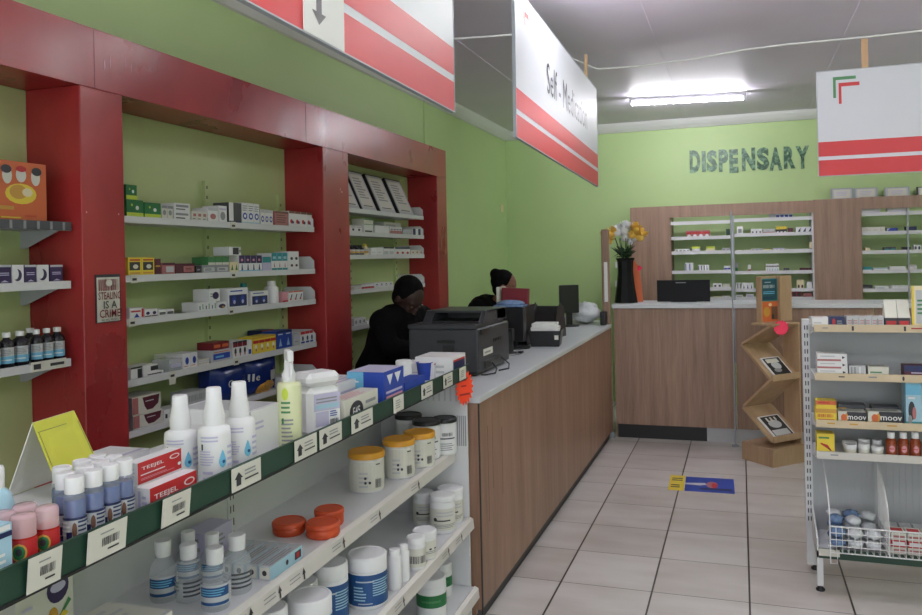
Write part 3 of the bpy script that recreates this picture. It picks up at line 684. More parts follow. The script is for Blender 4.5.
def slant_book(name, label, a, b, e, deco, base, w, f0, f1, th=.01):
    A = Vector(a); B = Vector(b); p = A.lerp(B, f0); q = A.lerp(B, f1); L = (q-p).length
    m = MB().box(0, L, -w/2, w/2, 0, th, M(base)); m.deco(lambda u, v, e_: (L*u, w*(v-.5), th+e_), deco, L/w)
    o = m.build(name, loc=bwp(p.x+.0025, e, p.y+.0025)); o.rotation_euler = (0, math.atan2(p.y-q.y, q.x-p.x), BA)
    return tag(o, label, 'booklet')
slant_book('booklet', 'black and white booklet lying on the upper slanted shelf of the zigzag stand', (0, .895), (.28, .650), .15, ['r .05 .95 .06 .94 black', 'e .45 .5 .2 .24 lgrey', 'r .1 .3 .15 .8 offwhite', 'e .7 .4 .1 .2 grey'], 'white', .2, .45, .96)
slant_book('booklet', 'black and white booklet lying on the lower slanted shelf of the zigzag stand', (0, .405), (.28, .19), .15, ['r .04 .96 .06 .94 black', 'e .4 .5 .18 .3 lgrey', 'r .65 .9 .1 .85 lgrey', 'l .1 .3 .2 .8 3 offwhite'], 'white', .22, .35, .97)

# floor sticker: yellow tag then blue picture
m = MB().box(-.435, -.33, -.19, .19, 0, .0008, M('yellow')).box(-.325, -.0, -.19, .17, 0, .0008, M('blue'))
fm = lambda u, v, e: (-.325+.325*u, -.19+.36*v, .0008+e)
m.deco(fm, ['p lgrey .0 .55 .4 .6 .45 .5 .3 .42 0 .45', 'e .55 .5 .12 .22 rose', 'e .6 .45 .06 .18 red', 'p navy .3 .15 .95 .15 .95 .3 .3 .25'], .9)
fm = lambda u, v, e: (-.435+.105*u, -.19+.38*v, .0008+e)
m.deco(fm, ['l .15 .85 .6 .85 2 ink', 'l .15 .85 .15 .4 2 ink'], .28)
a = hit(704, 484, 2, 0)
tag(m.build('floor_sticker', loc=(a.x+.2, a.y, 0), rz=.03), 'blue and yellow picture sticker on the floor tiles of the aisle', 'floor sticker')
# =================================================================== PRODUCTS ON THE FOREGROUND GONDOLA
GTH = HP+GT
def jar(name, label, cat, c, r, h, body, lid, lh, lr=None, band=None, deco=(), rz=0, group=None, taper=1.0, lidgap=.0):
    t = thing(name, label, cat, c, rz, group); lr = lr or r*1.03
    MB().lathe([(r*.93, 0), (r*taper, .006), (r, h-lh-.006), (r*.9, h-lh)], M(body), seg=24).build('body', t)
    pr = [(lr, h-lh), (lr, h-.004), (lr-.004, h), (lr*.86, h), (lr*.84, h-.002)]
    MB().lathe(pr, M(lid), seg=28, smooth=True).build('lid', t)
    if band:
        v0, v1, mt = band; m = MB(); bh = (v1-v0)*h; z0 = v0*h
        f0 = fm_cyl(r+.0006, bh, 4.6); f = lambda u, v, e: (f0(u, v, e)[0], f0(u, v, e)[1], z0+f0(u, v, e)[2])
        m.sheet(f, 0, 1, 0, 1, 0, M(mt), 22)
        f1_ = fm_cyl(r+.0006, bh, 2.4); f1 = lambda u, v, e: (f1_(u, v, e)[0], f1_(u, v, e)[1], z0+f1_(u, v, e)[2])
        m.deco(f1, deco, 2.4*r/bh, 10); m.build('label', t)
    return t
def round_at(x0, x1, xf, z):      # radius and centre of a round thing whose front touches local plane xf
    r = .03
    for _ in range(4):
        cy = gy((x0+x1)/2, xf-r, z+.05); p = gw(xf-r, cy, z); dep = (p-EYE)@cf; r = (x1-x0)/2*dep/FL
    return r, p
def round_on(x0, x1, yb, z):      # same, from the lowest pixel row of its base on surface z
    q = hit((x0+x1)/2, yb, 2, z); dep = (q-EYE)@cf; r = (x1-x0)/2*dep/FL
    d = Vector((q.x, q.y, 0)).normalized(); dep += r; r = (x1-x0)/2*dep/FL
    return r, q+d*r
def ztop(p, r, px, py):           # height of the pixel on the vertical line through p
    d = cf + cr*((px-OX)/FL) - cu*((py-OY)/FL); k = math.hypot(p.x, p.y)/math.hypot(d.x, d.y); return EYE.z+d.z*k
def gcarton(x0, x1, yt, xf, z, dep, name, label, base, deco=(), cat='box', group=None):
    ya, yb = gy(x0, xf, z+.03), gy(x1, xf, z+.03); h = ghit((x0+x1)/2, yt, xf).z-z
    o = carton_mb(yb-ya, dep, h, base, deco).build(name, loc=gw(xf, (ya+yb)/2, z+.0005), rz=GTH); return tag(o, label, cat, group)
TZ = 1.11; XT = -1.13
MAXL = HP
# sanitiser bottles
def sanitiser(r, h):
    t = thing('sanitiser_bottle', '', 'bottle')
    MB().lathe([(r*.95, 0), (r, .004), (r, h*.72), (r*.93, h*.77), (r*.8, h*.80)], M('cleargel'), seg=20).build('body', t)
    MB().lathe([(r*.9, .003), (r*.95, .006), (r*.95, h*.70), (r*.9, h*.71)], M('bluegel'), seg=18).build('gel', t)
    MB().lathe([(r*.88, h*.79), (r*.92, h*.985), (r*.84, h)], M('white'), seg=20).build('cap', t)
    m = MB(); f0 = fm_cyl(r+.0006, h*.36, 3.4); f = lambda u, v, e: (f0(u, v, e)[0], f0(u, v, e)[1], h*.14+f0(u, v, e)[2])
    m.sheet(f, 0, 1, 0, 1, 0, M('lgrey'), 16); m.deco(f, ['r 0 1 0 .16 navy', 'r 0 1 .9 1 navy', 'e .5 .55 .06 .28 brown', 'l .12 .4 .3 .9 4 white', 'l .58 .9 .3 .9 4 navy', 'r .3 .44 .2 .5 navy'], 3.4*r/(h*.36), 14)
    m.build('label', t); return t
r, p = round_at(64.5, 85, XT, TZ); h = .132
sb = sanitiser(r, h)
SPOTS = []
ys = [gy(75, XT-r, 1.17), gy(93.5, XT-r, 1.17), gy(110, XT-r, 1.17), gy(124, XT-r, 1.17)]
for k, yl in enumerate(ys): SPOTS.append((XT-r, yl, ['first', 'second', 'third', 'fourth'][k]+' from the near end of the front row'))
for k, yl in enumerate([ys[0]+.018, ys[1]+.02, ys[2]+.018, ys[3]+.018]): SPOTS.append((XT-r*3.15, yl, ['first', 'second', 'third', 'fourth'][k]+' from the near end of the middle row'))
for k, yl in enumerate([ys[0]+.05, ys[1]+.055, ys[2]+.055]): SPOTS.append((XT-r*5.3, yl, ['first', 'second', 'third'][k]+' from the near end of the back row'))
for k, (xl, yl, s) in enumerate(SPOTS):
    lb = 'blue hand sanitiser bottle with white cap, '+s; q = gw(xl, yl, TZ+.0005)
    if k == 0: sb.location = q; sb.rotation_euler = (0, 0, GTH-.85); tag(sb, lb, 'bottle', 'blue sanitiser bottles on the gondola top')
    else: dup(sb, q, GTH-.85, lb)
# small red insect spray bottles
def redspray(r, h, lb, p):
    t = thing('spray_bottle', lb, 'bottle', p, GTH-1.1, 'small red bottles with clear caps')
    MB().lathe([(r*.95, 0), (r, .004), (r, h*.66), (r*.85, h*.7)], M('redgel'), seg=20).build('body', t)
    MB().lathe([(r*.98, h*.66), (r*.98, h*.95), (r*.85, h), (r*.3, h)], M('pinkclear'), seg=20).build('cap', t)
    m = MB(); f0 = fm_cyl(r+.0006, h*.6, 3.4); f = lambda u, v, e: (f0(u, v, e)[0], f0(u, v, e)[1], h*.04+f0(u, v, e)[2])
    m.sheet(f, 0, 1, 0, 1, 0, M('red'), 16); m.deco(f, ['e .5 .68 .17 .24 gold', 'e .5 .68 .13 .19 green', 'e .5 .7 .07 .1 ink', 'l .3 .75 .08 .38 3 yellow'], 3.4*r/(h*.6), 14); m.build('label', t); return t
r, p = round_at(11.5, 36, XT, TZ); redspray(r, ztop(p, r, 24, 514)-TZ, 'small red bottle with clear cap, nearest on the gondola top', p)
r2, p2 = round_at(36, 58.5, XT, TZ); redspray(r2, ztop(p2, r2, 47, 506)-TZ, 'small red bottle with clear cap, beside the blue sanitisers', p2)
u = GR @ Vector((-1, .02, 0))
redspray(r, .10, 'small red bottle with clear cap, behind the nearest one', p+u*(2.2*r)+Vector((0, .0, 0)))
redspray(r, .10, 'small red bottle with clear cap, second row by the sanitisers', p2+u*(2.2*r)+Vector((0, -.004, 0)))
gcarton(-6, 12.5, 525, XT, TZ, .05, 'carton', 'pale blue carton at the near left end of the gondola top', 'paleblue', ['r 0 1 .8 .88 navy', 'l .1 .85 .1 .6 5 white', 'r .1 .9 .9 .98 white'])
t = thing('pump_bottle', 'pale blue bottle behind the pale blue carton at the left edge', 'bottle', gw(XT-.10, gy(-3, XT-.10, 1.2), TZ+.0005), GTH)
MB().lathe([(.024, 0), (.026, .005), (.026, .10), (.02, .12), (.011, .13)], M('paleblue')).build('body', t); MB().lathe([(.012, .128), (.012, .16), (.01, .165)], M('white')).build('cap', t)
# TEEJEL cartons
TJ = ['r 0 1 0 1 red', 'w .33 .66 .2 .5 white TEEJEL', 'e .83 .74 .12 .12 white', 'e .83 .74 .09 .08 red', 'l .05 .7 .34 .46 1 white', 'l .05 .9 .14 .26 2 pink', 'e .93 .3 .04 .08 white', 'L r .1 .3 .1 .9 lilac', 'L l .4 .8 .1 .8 4 lilac']
gcarton(150, 196.5, 479.5, XT-.005, TZ, .03, 'medicine_carton', 'TEEJEL red and white carton at the front by the rail', 'white', TJ)
zc = ghit(159, 477, XT-.045).z
o = gcarton(137.5, 181, 456, XT-.045, zc, .03, 'medicine_carton', 'TEEJEL red and white carton standing behind the other one', 'white', TJ)
gcarton(137.5, 181, 477.2, XT-.045, TZ, .09, 'carton', 'plain white carton under the rear TEEJEL carton', 'white', ['L r .1 .3 .1 .9 lilac', 'L l .4 .8 .1 .8 4 lilac'])
# white spray bottles with blue drop
def whitespray(r, h, lb, p, drop=.66):
    t = thing('spray_bottle', lb, 'bottle', p, GTH-1.1, 'white spray bottles with blue drop')
    sh = h*.62
    MB().lathe([(r*.96, 0), (r, .005), (r, sh-.02), (r*.94, sh-.006), (r*.6, sh), (r*.5, sh+.006)], M('white'), seg=26).build('body', t)
    m = MB().lathe([(r*.62, sh), (r*.66, sh+.02), (r*.5, sh+.05), (r*.46, h), (r*.40, h+.002)], M('white'), seg=22); m.build('spray_cap', t)
    m = MB(); f = fm_cyl(r+.0004, sh, 3.0)
    m.deco(f, ['l .25 .62 .74 .86 2 lilac', 'l .22 .55 .36 .62 6 lilac', 'p ink .27 .62 .31 .62 .31 .72 .27 .72', 'd .70 .47 .085 .15 sky', 'e .72 .42 .03 .03 deepblue', 'l .3 .6 .1 .3 2 lilac', 'l .8 1 .3 .7 4 lilac'], 3.0*r/sh, 16)
    m.build('label', t); return t
r, p = round_at(199, 231, XT-.004, TZ); whitespray(r, ztop(p, r, 214, 388)-TZ, 'white spray bottle with blue drop, front left of the three', p); p1 = p
r3, p = round_at(229, 253.5, XT-.004, TZ); whitespray(r, ztop(p, r, 240, 383)-TZ, 'white spray bottle with blue drop, right of the three', p+Vector((-.01, .01, 0)))
whitespray(r, .195, 'white spray bottle with blue drop, behind the front left one', p1+GR@Vector((-.085, -.006, 0)))
gcarton(252, 281, 407, XT-.05, TZ, .22, 'carton', 'plain white open carton between the white and yellow-green spray bottles', 'white', ['T r .05 .95 .05 .95 lgrey', 'l .1 .4 .6 .8 2 lilac'])
gcarton(207, 248, 424, XT-.13, TZ, .08, 'carton', 'plain white carton lying behind the white spray bottles', 'white', ['T r .05 .95 .1 .2 lilac'])
gcarton(112, 150, 455, XT-.30, TZ, .12, 'carton', 'plain white flat carton behind the sanitiser bottles', 'white', ['T r .05 .95 .1 .2 lilac'])
# yellow-green spray
r, p = round_at(278, 302, XT, TZ); t = thing('spray_bottle', 'pale yellow-green spray bottle with white trigger top and lime sticker', 'bottle', p, GTH-.85)
sh = ztop(p, r, 290, 381)-TZ; hh = ztop(p, r, 288, 349)-TZ
MB().lathe([(r*.95, 0), (r, .004), (r, sh-.012), (r*.9, sh-.003), (r*.55, sh)], M('oil'), seg=24).build('body', t)
m = MB().lathe([(r*.55, sh), (r*.6, sh+.018), (r*.4, sh+.03), (r*.36, hh*.9)], M('white'), seg=16); m.box(-.008, .008, -.028, .022, hh*.88, hh-.002, M('white'), .003)
m.tube([(0, -.012, hh*.9), (0, -.028, hh*.84), (0, -.026, sh+.012)], .0045, M('white')); m.build('trigger', t)
m = MB(); f = fm_cyl(r+.0004, sh, 3.0); m.deco(f, ['e .32 .84 .09 .09 lime', 'l .2 .5 .55 .75 3 mgreen', 'l .2 .55 .1 .5 7 grey', 'b .68 .86 .12 .2 gold', 'p mgreen .22 .42 .28 .42 .28 .5 .22 .5'], 3*r/sh, 16); m.build('label', t)
# big white tub
r, p = round_at(297, 337, XT-.004, TZ); t = thing('plastic_tub', 'large white square-shouldered tub with lilac label on the gondola top', 'tub', p, GTH-.5)
hh = ztop(p, r, 317, 371)-TZ; bh = hh*.78
MB().box(-r*.95, r*.95, -r*.8, r*.8, 0, bh, M('white'), .016).build('body', t)
MB().box(-r*.98, r*.98, -r*.83, r*.83, bh, hh, M('white'), .014).build('lid', t)
m = MB(); w = r*1.5; f = lambda u, v, e: (w*(u-.5)+.004, -r*.8-e, .02+bh*.72*v)
m.deco(f, ['r 0 1 0 1 white', 'r 0 1 .52 1 lilac', 'r .05 .95 .58 .7 paleblue', 'l .08 .9 .72 .9 2 grey', 'r .05 .55 .1 .5 lilac', 'b .6 .95 .12 .26 ink', 'l .6 .95 .32 .5 3 blue'], w/(bh*.72)); m.build('label', t)
# E45 and the row of cartons
gcarton(345, 378, 394.5, XT, TZ, .06, 'medicine_carton', 'white and grey E45 cream carton on the gondola top', 'offwhite', ['e .33 .5 .2 .36 ink', 't .33 .5 .3 white E45', 'l .6 .92 .55 .8 1 grey', 'L e .5 .5 .25 .3 grey', 'T l .1 .9 .1 .9 4 pink'])
gcarton(338, 366, 380, XT-.10, TZ, .16, 'medicine_carton', 'long white and lilac striped carton behind the E45 carton', 'white', ['T l .0 1 .05 .95 6 lilac', 'F l .1 .9 .2 .8 3 lilac', 'L r .1 .9 .3 .7 lilac'])
gcarton(384, 404, 369, XT, TZ, .13, 'medicine_carton', 'blue and lilac carton with white V shapes beside the E45 carton', 'blue', ['p white .15 .9 .45 .9 .3 .62', 'p white .52 .9 .85 .9 .68 .62', 'r .1 .9 .42 .48 lilac', 'r .1 .9 .3 .36 pink', 'L r 0 .45 0 1 sky', 'L l .1 .4 .7 .8 1 white', 'T r 0 1 0 1 lilac'])
r, p = round_at(396, 412, XT-.14, TZ); jar('jar', 'small white jar behind the blue carton on the gondola top', 'jar', p, r, ztop(p, r, 404, 360)-TZ, 'white', 'white', .02)
gcarton(405, 425, 379, XT, TZ, .06, 'carton', 'low blue carton with white base stripe by the rail', 'blue', ['r 0 1 0 .25 white'])
r, p = round_at(417, 434, XT-.06, TZ); t = thing('plastic_cup', 'blue flared cup on the gondola top near its far end', 'cup', p+Vector((-.02, .04, 0)))
MB().lathe([(r*.75, 0), (r*.98, .07), (r*1.02, .072), (r*.95, .072), (r*.72, .004)], M('blue'), seg=22).build('cup_body', t)
gcarton(411, 423, 362, XT-.20, TZ, .05, 'carton', 'small white carton behind the blue cup', 'white', ['l .1 .8 .3 .7 2 lilac'])
gcarton(434, 447, 361, XT-.07, TZ, .12, 'carton', 'white carton with thin red edge near the far end of the gondola top', 'white', ['r .0 1 .9 .97 red', 'L l .1 .9 .2 .5 2 lilac', 'r .4 .55 .1 .6 lgrey'])
gcarton(452, 465.5, 355, XT, TZ, .16, 'medicine_carton', 'white carton with blue and red panel at the far end of the gondola top', 'white', ['r .1 .95 .35 .75 navy', 'r .1 .95 .75 .84 red', 'L l .1 .8 .2 .7 2 lgrey'])
# folded yellow card sign
B1 = hit(63, 500, 2, TZ+.002); B2 = hit(107, 482, 2, TZ+.002); W1 = hit(7, 497, 2, TZ+.002)
W1.x = max(W1.x, -1.60); P1 = hit(32.5, 423, 1, (B1.y+W1.y)/2); P2 = hit(73.5, 404, 1, P1.y+B2.y-B1.y)
R1 = P1; R2 = Vector((P2.x, P2.y, P1.z)); W2 = W1+(B2-B1)
t = thing('tent_card', 'folded yellow and white tent card sign standing on the gondola top', 'card sign', (P1.x, P1.y, TZ), 0)
def quadp(name, a, b, c, d, mat, deco, lab):
    a, b, c, d = [Vector(q)-t.location for q in (a, b, c, d)]; n = (b-a).cross(d-a).normalized()
    m = MB(); k = .0012; V = [q+n*k for q in (a, b, c, d)]+[q-n*k for q in (a, b, c, d)]
    m.add(V, [(0, 1, 2, 3), (7, 6, 5, 4), (0, 4, 5, 1), (1, 5, 6, 2), (2, 6, 7, 3), (3, 7, 4, 0)], M(mat))
    f = lambda u, v, e: tuple((a*(1-u)+b*u)*(1-v)+(d*(1-u)+c*u)*v+n*(k+e))
    m.deco(f, deco, (b-a).length/(d-a).length); o = m.build(name, t); tag(o, lab) if lab else None
quadp('front_leaf', B1, B2, R2, R1, 'yelboard', ['l .02 .98 .86 .875 1 ink', 'r .03 .04 .05 .86 ink', 'r .96 .97 .05 .86 ink', 'b .25 .93 .20 .28 ink', 'l .3 .9 .10 .14 1 ink'], 'yellow printed leaf')
quadp('back_leaf', W1, W2, R2, R1, 'paper', [], 'plain white leaf')

# ---- middle shelf
MZ = .780
def tubd(x0, x1, yb, yt, label, body, lid, lh, band=None, deco=(), name='tub', group=None, z=MZ, cat='tub', rz=None, lrk=1.03):
    r, p = round_on(x0, x1, yb, z); cx = (x0+x1)/2
    h = ztop(p, r, cx, yt)-z        # pixel of the lid's centre
    return jar(name, label, cat, p+Vector((0, 0, .0005)), r, h, body, lid, lh, r*lrk, band, deco, rz if rz is not None else math.atan2(p.y, p.x)-HP+.25, group)
for x0, x1, yb, yt, s in ((273, 305.5, 538, 520, 'nearest, by the flat cartons'), (306.5, 340, 541, 521, 'front one of the close pair'), (315, 344, 528.5, 508, 'back one of the close pair')):
    tubd(x0, x1, yb, yt, 'flat orange-red tub, '+s, 'rust', 'rust', .014, name='flat_tub', group='flat orange-red tubs')
YD = ['l .62 .8 .86 .95 1 ink', 'b .6 .78 .1 .4 ink', 'l .2 .5 .1 .7 4 lgrey', 'e .36 .3 .03 .05 ink', 'e .46 .3 .03 .05 ink', 'e .36 .46 .03 .05 ink']
for x0, x1, yb, yt, s in ((350, 384.5, 494, 450, 'nearest of the three'), (384.5, 415, 480, 438, 'middle of the three'), (405, 435, 469, 431, 'farthest of the three')):
    tubd(x0, x1, yb, yt, 'white tub with orange-yellow lid, '+s, 'white', 'lidgold', .022, (.05, .78, 'offwhite'), YD, group='white tubs with orange-yellow lids', lrk=1.06)
BD = ['l .1 .9 .1 .4 4 grey', 'b .3 .7 .64 .76 ink', 'l .2 .8 .5 .6 1 ink']
for x0, x1, yb, yt, s in ((414, 444, 457, 416, 'front one of the three'), (430, 459, 449, 411, 'right one of the three'), (401, 430, 452, 411, 'left one of the three')):
    tubd(x0, x1, yb, yt, 'white tub with black lid, '+s, 'white', 'black', .018, (.05, .8, 'white'), BD, group='white tubs with black lids', lrk=1.06)
def tubat(o, xl, yl, r2, z):
    k = None
    for c in o.children:
        if k is None: k = r2/max(v.co.x for v in o.children[0].data.vertices)
    o.location = gw(xl, yl, z+.0005); o.scale = (k, k, 1)
def byl(s): return [o for o in bpy.data.objects if o.get('label', '').endswith(s)][0]
for s_, xl, yl, r_ in (('black lid, front one of the three', -1.255, 3.065, .056), ('black lid, right one of the three', -1.238, 3.148-.0, .0), ('black lid, left one of the three', -1.365, 3.14, .055)):
    if r_: tubat(byl(s_), xl, yl, r_, MZ)
tubat(byl('black lid, right one of the three'), -1.236+.03, 3.165-.012, .049, MZ)
# clear bottles
def clearb(x0, x1, yb, yt, lb, lab='deepblue'):
    r, p = round_on(x0, x1, yb, MZ); h = ztop(p, r, (x0+x1)/2, yt)-MZ
    t = thing('clear_bottle', lb, 'bottle', p+Vector((0, 0, .0005)), math.atan2(p.y, p.x)-HP+.3, 'clear bottles with white caps')
    MB().lathe([(r*.93, 0), (r, .006), (r, h*.52), (r*.95, h*.58), (r*.55, h*.72), (r*.52, h*.76)], M('cleargel'), seg=22).build('body', t)
    MB().lathe([(r*.58, h*.74), (r*.62, h*.985), (r*.56, h)], M('white'), seg=20).build('cap', t)
    m = MB(); f0 = fm_cyl(r+.0006, h*.34, 3.6); f = lambda u, v, e: (f0(u, v, e)[0], f0(u, v, e)[1], h*.1+f0(u, v, e)[2])
    if lab == 'deepblue': m.sheet(f, 0, 1, 0, 1, 0, M('lgrey'), 16); m.deco(f, ['r .08 .7 .45 .9 deepblue', 'r .08 .7 .05 .2 deepblue', 'l .12 .6 .5 .85 3 sky', 'l .74 .95 .1 .9 6 white'], 3.6*r/(h*.34), 14)
    else: m.deco(f, ['l .3 .9 .0 .9 4 dgrey', 'l .0 .25 .3 .9 3 grey'], 3.6*r/(h*.34), 14)
    m.build('label', t)
clearb(151, 177, 604, 540, 'clear bottle with white cap and blue label, nearest left')
clearb(176, 203, 604, 543.5, 'clear bottle with white cap, second from the left in the front row', 'txt')
clearb(202, 230, 613, 547, 'clear bottle with white cap and blue label, in front of the others')
clearb(224, 252, 596, 534, 'clear bottle with white cap, beside the thin cartons', 'txt')
clearb(178, 200, 585, 531, 'clear bottle with white cap, back left')
clearb(202, 224, 584, 533, 'clear bottle with white cap, back right')
# lilac wrapped pack behind them
gcarton(205, 232, 527, -1.43, MZ, .07, 'wrapped_pack', 'lilac wrapped pack behind the clear bottles', 'lilac', ['L l .1 .9 .1 .9 3 grey', 'l .1 .9 .2 .8 4 grey'])
# thin cartons lying side by side
q0 = gground(256, 580, MZ); y_0 = q0.y; L = .0
for k in range(5):
    xf = -1.205-k*.038
    o = carton_mb(.165, .034, .036, 'lgrey', ['r .0 1 0 1 paleblue', 'r .75 .95 .2 .8 ink', 'r .8 .9 .3 .7 red', 'e .5 .5 .04 .2 ink', 'L r .1 .9 .1 .9 offwhite', 'L e .5 .5 .2 .2 ink', 'T l .05 .95 .1 .9 3 grey']).build('tube_carton', loc=gw(xf, y_0+.085, MZ+.0005), rz=GTH)
    tag(o, 'long thin silver-blue tube carton, %s from the shelf edge' % ['first', 'second', 'third', 'fourth', 'fifth'][k], 'box', 'thin tube cartons lying side by side')
gcarton(17, 74, 560, -1.415, MZ, .05, 'tea_carton', 'cream carton with purple ovals and flower print at the lower left', 'offwhite', ['e .72 .69 .2 .14 purple', 'e .72 .70 .14 .05 lilac', 'e .28 .25 .18 .14 purple', 'e .62 .44 .09 .09 gold', 'e .56 .42 .07 .06 orange', 'p mgreen .62 .34 .95 .52 .9 .56', 'p yellow .5 .3 .9 .42 .8 .46', 'l .08 .3 .6 .66 1 lilac', 'T l .1 .9 .1 .9 2 lilac'])
tag(carton_mb(.32, .17, .078, 'offwhite', ['T l .05 .95 .1 .9 5 lgrey', 'T r .02 .98 .0 .05 lgrey']).build('flat_carton', loc=gw(-1.222, 1.25, MZ+.0005), rz=GTH), 'long grey-cream carton lying in front of the flower print carton', 'box')
# ---- third shelf
LZ = .495
BLU = ['l .15 .7 .74 .84 1 lgrey', 'l .1 .4 .15 .65 5 paleblue', 'l .5 .95 .3 .85 7 paleblue', 'l .2 .5 .05 .12 1 lgrey']
for x0, x1, yb, yt, s in ((348, 388, 611, 552, 'the nearest complete one'), (314, 349, 628, 561, 'left behind the nearest one'), (288, 333, 664, 594, 'cut by the lower edge of the picture'), (294, 328, 640, 578, 'half hidden between two others'), (250, 289, 690, 606, 'lowest left, only its lid edge in view')):
    tubd(x0, x1, yb, yt, 'large white jar with dark blue label, '+s, 'white', 'white', .045, (.08, .68, 'deepblue'), BLU, name='jar', group='large white jars with blue labels', z=LZ, cat='jar', lrk=1.0)
for x0, x1, yb, yt, s in ((388, 402, 591, 549, 'front one of the pair'), (398, 410, 583, 544.5, 'back one of the pair')):
    r, p = round_on(x0, x1, yb, LZ); h = ztop(p, r, (x0+x1)/2, yt)-LZ; t = thing('plain_bottle', 'smooth unlabelled white bottle, '+s, 'bottle', p+Vector((0, 0, .0005)), 0, 'smooth white bottles')
    MB().lathe([(r*.92, 0), (r, .005), (r, h*.8), (r*.8, h*.86)], M('white')).build('body', t); MB().lathe([(r*.82, h*.85), (r*.82, h*.98), (r*.7, h)], M('white')).build('cap', t)
GD = ['l .1 .9 .38 .52 1 ink', 'e .15 .5 .06 .09 ink', 'l .1 .9 .1 .3 3 grey', 'l .2 .8 .6 .9 2 lgrey']
for x0, x1, yb, yt, s, dc in ((407, 426, 571, 536, 'front left, with a barcode', ['b .1 .9 .2 .6 ink']), (413, 437, 561, 529, 'behind the barcoded one', ['l .1 .9 .2 .4 2 grey', 'e .6 .5 .05 .06 ink', 'e .8 .5 .05 .06 ink']), (427, 454, 534, 493, 'front one of the far group', GD), (437, 464, 521, 483, 'farthest right, by the end panel', GD), (412, 433, 525, 490, 'back left one of the far group', GD)):
    tubd(x0, x1, yb, yt, 'white jar with white lid, '+s, 'white', 'white', .022, (.1, .68, 'offwhite'), dc, name='jar', group='plain white jars on the third shelf', z=LZ, cat='jar', lrk=1.02)
tubat(byl('lid, farthest right, by the end panel'), -1.185, 3.145, .054, LZ); tubat(byl('lid, front one of the far group'), -1.18, 3.03, .052, LZ); tubat(byl('lid, back left one of the far group'), -1.29, 3.10, .044, LZ)
tubat(byl('half hidden between two others'), -1.287, 2.070, .049, LZ)
# ---- lowest shelf
for x0, x1, yb, yt, s in ((417, 447, 622, 575, 'front one'), (433, 452.5, 598, 562, 'back one')):
    tubd(x0, x1, yb, yt, 'white jar with green band on the lowest shelf, '+s, 'white', 'white', .03, (.32, .62, 'green'), ['l .1 .9 .3 .7 1 mgreen'], name='jar', group='white jars with green bands', z=.2, cat='jar', lrk=.99)
r, p = round_on(372, 402, 650, .2); jar('jar', 'dark blue lidded jar low on the bottom shelf', 'jar', p, r, .09, 'navy', 'navy', .02)
# =================================================================== PRODUCTS ON THE LEFT WALL SHELVES
ORD = ['first', 'second', 'third', 'fourth', 'fifth', 'sixth']
XW = -2.336
def wc(z, x0, x1, yt, n, name, label, base, deco=(), dep=.09, xf=XW, gap=.002, cat='box', h=None, group=None):
    ya, yb = ypx(x0, xf, z+.03), ypx(x1, xf, z+.03); h = h or max(.012, hit((x0+x1)/2, yt, 0, xf).z-z); w = (yb-ya)/n
    first = None
    for k in range(n):
        lb = label if n == 1 else '%s, %s from left' % (label, ORD[k]); loc = (xf, ya+w*(k+.5), z+.0006)
        if k == 0: first = carton_mb(w-gap, dep, h, base, deco).build(name, loc=loc, rz=HP); tag(first, lb, cat, (group or label+' row') if n > 1 else None)
        else: dup(first, loc, HP, lb)
    return z+h+.0006
W5 = ['l .1 .9 .25 .45 1 grey', 'r .1 .9 .6 .75 lilac']
def shelf5(z): return z+.0
wide = ['top', 'second', 'third', 'fourth', 'fifth']
z = SA[0]; L_ = ', top shelf, wide bay'
GY = ['r 0 1 0 .28 lime', 'e .4 .62 .28 .22 green', 'e .62 .55 .1 .12 white', 'e .3 .7 .05 .07 lime']
zt = wc(z, 126.5, 143.5, 200, 1, 'tea_carton', 'green and yellow carton at the left end'+L_, 'green', GY)
wc(zt, 126, 137, 185, 1, 'tea_carton', 'green and yellow carton stacked on another'+L_, 'green', GY)
wc(z, 144.5, 161, 203, 1, 'tea_carton', 'second green and yellow carton'+L_, 'green', GY)
wc(z, 161.5, 173, 206, 2, 'medicine_carton', 'small white and grey carton'+L_, 'offwhite', ['e .5 .5 .3 .2 grey', 'r 0 1 .8 1 grey'])
zt = wc(z, 174, 190, 211.5, 1, 'medicine_carton', 'flat grey-white carton, lower of a stack'+L_, 'white', ['r .1 .9 .55 .8 grey', 'l .1 .9 .1 .4 1 ink'])
wc(zt, 174, 190, 203.5, 1, 'medicine_carton', 'flat grey-white carton, upper of a stack'+L_, 'white', ['r .1 .9 .5 .8 grey', 'l .1 .9 .1 .4 1 ink'])
wc(z, 192, 207, 212, 3, 'medicine_carton', 'tiny white and rose carton'+L_, 'offwhite', ['r .2 .8 .5 .8 rose', 'l .1 .9 .1 .4 1 grey'])
wc(z, 208, 218, 208, 1, 'medicine_carton', 'small pale boxed bottle with red print'+L_, 'white', ['e .5 .4 .3 .2 rose', 'r 0 1 .8 1 lgrey'])
wc(z, 218.5, 227, 206, 1, 'medicine_carton', 'clear wrapped pale carton with picture'+L_, 'white', ['e .5 .4 .3 .25 grey', 'r .1 .9 .75 .85 lilac'])
wc(z, 229, 241.5, 203, 1, 'medicine_carton', 'tall dark grey-sided white carton'+L_, 'white', ['r .35 1 0 1 dgrey', 'r 0 1 0 .12 navy', 'L r 0 1 0 1 dgrey'])
wc(z, 242, 259.5, 203.5, 3, 'medicine_carton', 'tall white carton with blue circle'+L_, 'white', ['e .5 .38 .38 .16 blue', 'e .5 .38 .2 .08 white', 'l .1 .9 .6 .9 3 grey', 'r 0 1 0 .1 paleblue'])
wc(z, 260.5, 273, 210, 3, 'medicine_carton', 'short white carton with blue circle'+L_, 'white', ['e .5 .4 .36 .2 blue', 'e .5 .4 .2 .1 white', 'r 0 1 .8 1 lgrey'])
wc(z, 275, 288.5, 211.5, 1, 'medicine_carton', 'brown-pink wide carton'+L_, 'rose', ['r 0 1 .85 1 brown', 'l .1 .9 .2 .8 4 brown'])
